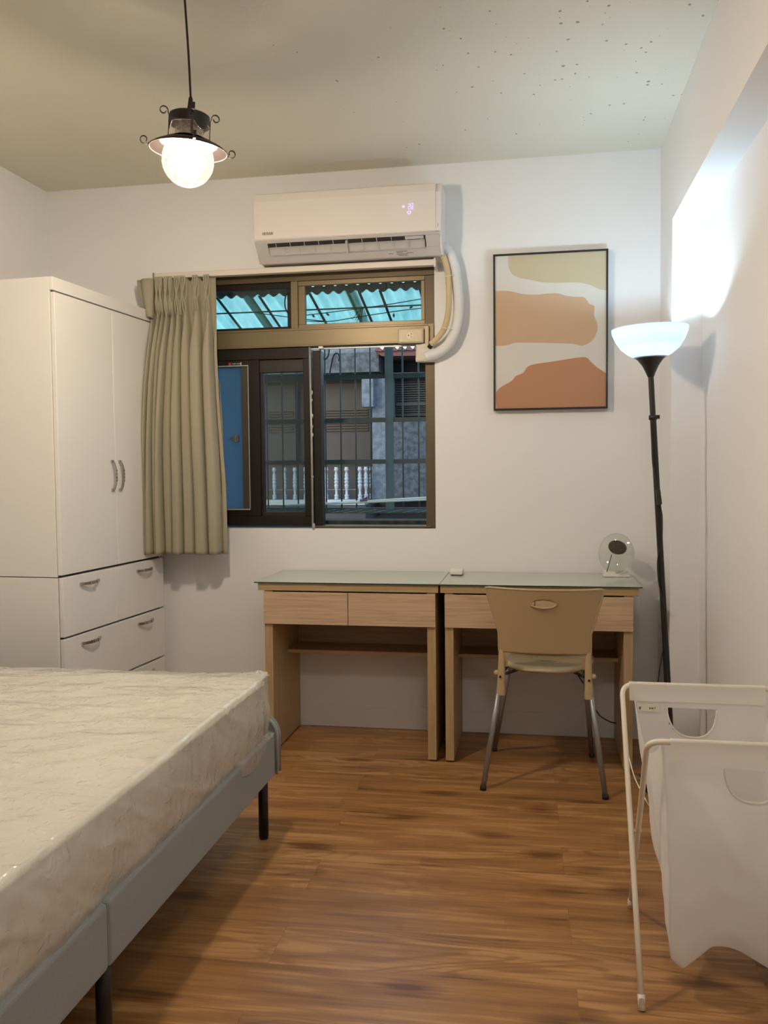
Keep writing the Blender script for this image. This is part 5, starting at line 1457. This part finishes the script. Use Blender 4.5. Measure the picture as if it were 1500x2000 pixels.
# concrete ledge outside the window
obj('concrete_ledge', bx(-1.9, -0.2, TH + 0.001, 0.30, 0.86, 0.985), M_concrete, bevel=0.004, kind='structure')
obj('trim_3', bx(WX0 + 0.02, WX1 - 0.03, 0.08, TH, WZ0, WZ0 + 0.010), M_sill, kind='structure')
# canes lying on the shelf
cane = thing('cane_bundle', 'pale thin poles tied with purple tape lying outside the window', 'poles', (-0.9, 0.40, 1.03))
b = BM(); tube(b, [at(560, 988, y=0.44), at(838, 972, y=0.40)], 0.0062, 8); obj('pole', b, M_lightcane, cane)
b = BM(); tube(b, [at(600, 986, y=0.42), at(838, 976, y=0.385)], 0.0045, 8); obj('pole', b, M_lightcane, cane)
p = at(711, 979, y=0.415); b = BM(); tube(b, [p - Vector((0.02, 0, 0.001)), p + Vector((0.018, 0, 0.001))], 0.011, 10); prism(b, [(p.x - 0.02, p.z), (p.x + 0.015, p.z + 0.006), (p.x + 0.022, p.z + 0.024), (p.x + 0.012, p.z + 0.022)], 'y', p.y - 0.004, p.y + 0.002)
obj('tape', b, mat('purple_tape', (0.09, 0.07, 0.12), 0.5), cane)

# neighbour's house across the alley
NY = 3.0
nb = thing('neighbour_house', 'grey rough plastered house across the alley seen through the window', 'house', (-1.6, NY, -1.0))
def nx(u): return at(u, 850, y=NY).x
def nz(v): return at(680, v, y=NY).z
def nbx(name, u0, u1, v0, v1, y0, y1, m, lab=None): return obj(name, bx(nx(u0), nx(u1), NY + y0, NY + y1, nz(v1), nz(v0)), m, nb, label=lab)
obj('wall', bx(-6.5, 3.5, NY + 0.35, NY + 0.5, -1.0, nz(684)), M_smoothgrey, nb)
obj('plain_wall', bx(nx(860), 3.5, NY + 0.02, NY + 0.349, -0.999, nz(690)), M_plaster, nb)
nbx('lintel', 440, 742, 690, 728, -0.02, 0.36, M_plaster)
nbx('upper_band', 440, 738, 680, 702, 0.0, 0.36, M_plasterl)
nbx('column', 727, 765, 735, 975, 0.0, 0.36, M_plasterl)
nbx('column_panel', 712, 734, 735, 797, -0.10, 0.0, M_plasterl)
nbx('wall_panel', 765, 860, 822, 976, 0.0, 0.36, M_plaster)
nbx('wall_panel', 765, 860, 728, 738, 0.1, 0.36, M_plaster)
for (u0, u1) in ((500, 560), (608, 712)):
    w = nbx('shutter', u0, u1, 742, 900, 0.28, 0.36, M_shutter)
    b = BM()
    for k in range(9):
        z = nz(795) - k * 0.022; box(b, nx(u0) + 0.02, nx(u1) - 0.02, NY + 0.262, NY + 0.279, z - 0.008, z)
    obj('louvre', b, mat('rusty_louvre', (0.028, 0.026, 0.025), 0.8), w)
w = nbx('window_frame', 766, 860, 735, 812, 0.2, 0.3, M_shutter)
b = BM()
for k in range(14):
    z = nz(744) - k * 0.019; box(b, nx(768), nx(858), NY + 0.18, NY + 0.199, z - 0.006, z)
box(b, nx(768), nx(858), NY + 0.17, NY + 0.199, nz(792), nz(786))
obj('louvre', b, M_smoothgrey, w)
# balcony floor and railing
bl = thing('balustrade', 'white balcony railing with turned balusters on the house opposite', 'balustrade', (-1.9, NY - 0.2, nz(985)))
obj('base_rail', bx(nx(450), nx(722), NY - 0.24, NY - 0.10, nz(984), nz(974)), M_balu, bl)
obj('mid_rail', bx(nx(450), nx(700), NY - 0.12, NY - 0.11, nz(956), nz(955)), M_balu, bl)
zb0, zb1 = nz(975), nz(912)
hh = zb1 - zb0
prof = [(0.0, 0), (0.022, 0), (0.022, .07), (0.015, .08), (0.022, .12), (0.022, .15), (0.013, .17), (0.013, .30), (0.020, .40), (0.022, .46), (0.013, .48), (0.022, .52), (0.022, .56), (0.014, .58), (0.022, .62), (0.022, .66), (0.014, .68), (0.020, .74), (0.014, .80), (0.012, .86), (0.022, .90), (0.022, .94), (0.015, .97), (0.02, 1), (0, 1)]
for u in (495, 516, 536, 556, 576, 597, 617, 637, 657, 677, 703, 709, 715):
    x = at(u, 940, y=NY - 0.17).x; b = BM()
    lathe(b, [(r * 0.85, z * hh) for r, z in prof], 12, (x, NY - (0.17 if u < 700 else 0.17 - (u - 703) * 0.02), zb0)); obj('baluster', b, M_balu, bl)
obj('balcony_slab', bx(nx(440), nx(725), NY - 0.27, NY + 0.35, nz(1012), nz(985)), M_smoothgrey, nb)
# small red roof above
b = BM()
for k in range(9):
    x = nx(737) + k * 0.062; prism(b, [(x, nz(690)), (x + 0.062, nz(692)), (x + 0.045, nz(684)), (x + 0.02, nz(683))], 'y', NY - 0.1, NY + 0.5)
prism(b, [(nx(737), nz(690)), (nx(750), nz(700)), (nx(860), nz(702)), (nx(860), nz(690))], 'y', NY - 0.08, NY + 0.5)
obj('roof_edge', b, M_rooftile, nb)
# alley ground
tag(obj('alley_ground', bx(-8, 6, TH + 0.01, 9, -1.1, -1.0), M_concrete), 'dark concrete ground of the alley below the window', 'ground', kind='structure')

# ================================================================== WORLD, CAMERA, VIEW
w = bpy.data.worlds.new('daylight'); SC.world = w; w.use_nodes = True
nt = w.node_tree; bg = nt.nodes['Background']
sky = nt.nodes.new('ShaderNodeTexSky'); sky.sky_type = 'NISHITA'; sky.sun_disc = False; sky.sun_elevation = math.radians(18); sky.sun_rotation = math.radians(200); sky.air_density = 1.2; sky.dust_density = 2
mixw = nt.nodes.new('ShaderNodeMix'); mixw.data_type = 'RGBA'; mixw.inputs[0].default_value = 0.25
mixw.inputs[6].default_value = (0.62, 0.80, 1.0, 1)
nt.links.new(sky.outputs[0], mixw.inputs[7]); nt.links.new(mixw.outputs[2], bg.inputs[0])
bg.inputs[1].default_value = 2.0

cam = bpy.data.cameras.new('camera'); cam.sensor_fit = 'HORIZONTAL'; cam.sensor_width = 36; cam.lens = FPX / 1500 * 36
cam.clip_start = 0.02; cam.clip_end = 100
co = bpy.data.objects.new('camera', cam); COL.objects.link(co)
m = Matrix((CR, CU, -CF)).transposed().to_4x4(); m.translation = CO
co.matrix_world = m
SC.camera = co
SC.view_settings.view_transform = 'Standard'; SC.view_settings.look = 'None'
SC.view_settings.gamma = 1; SC.view_settings.use_curve_mapping = False
SC.view_settings.exposure = 0.0
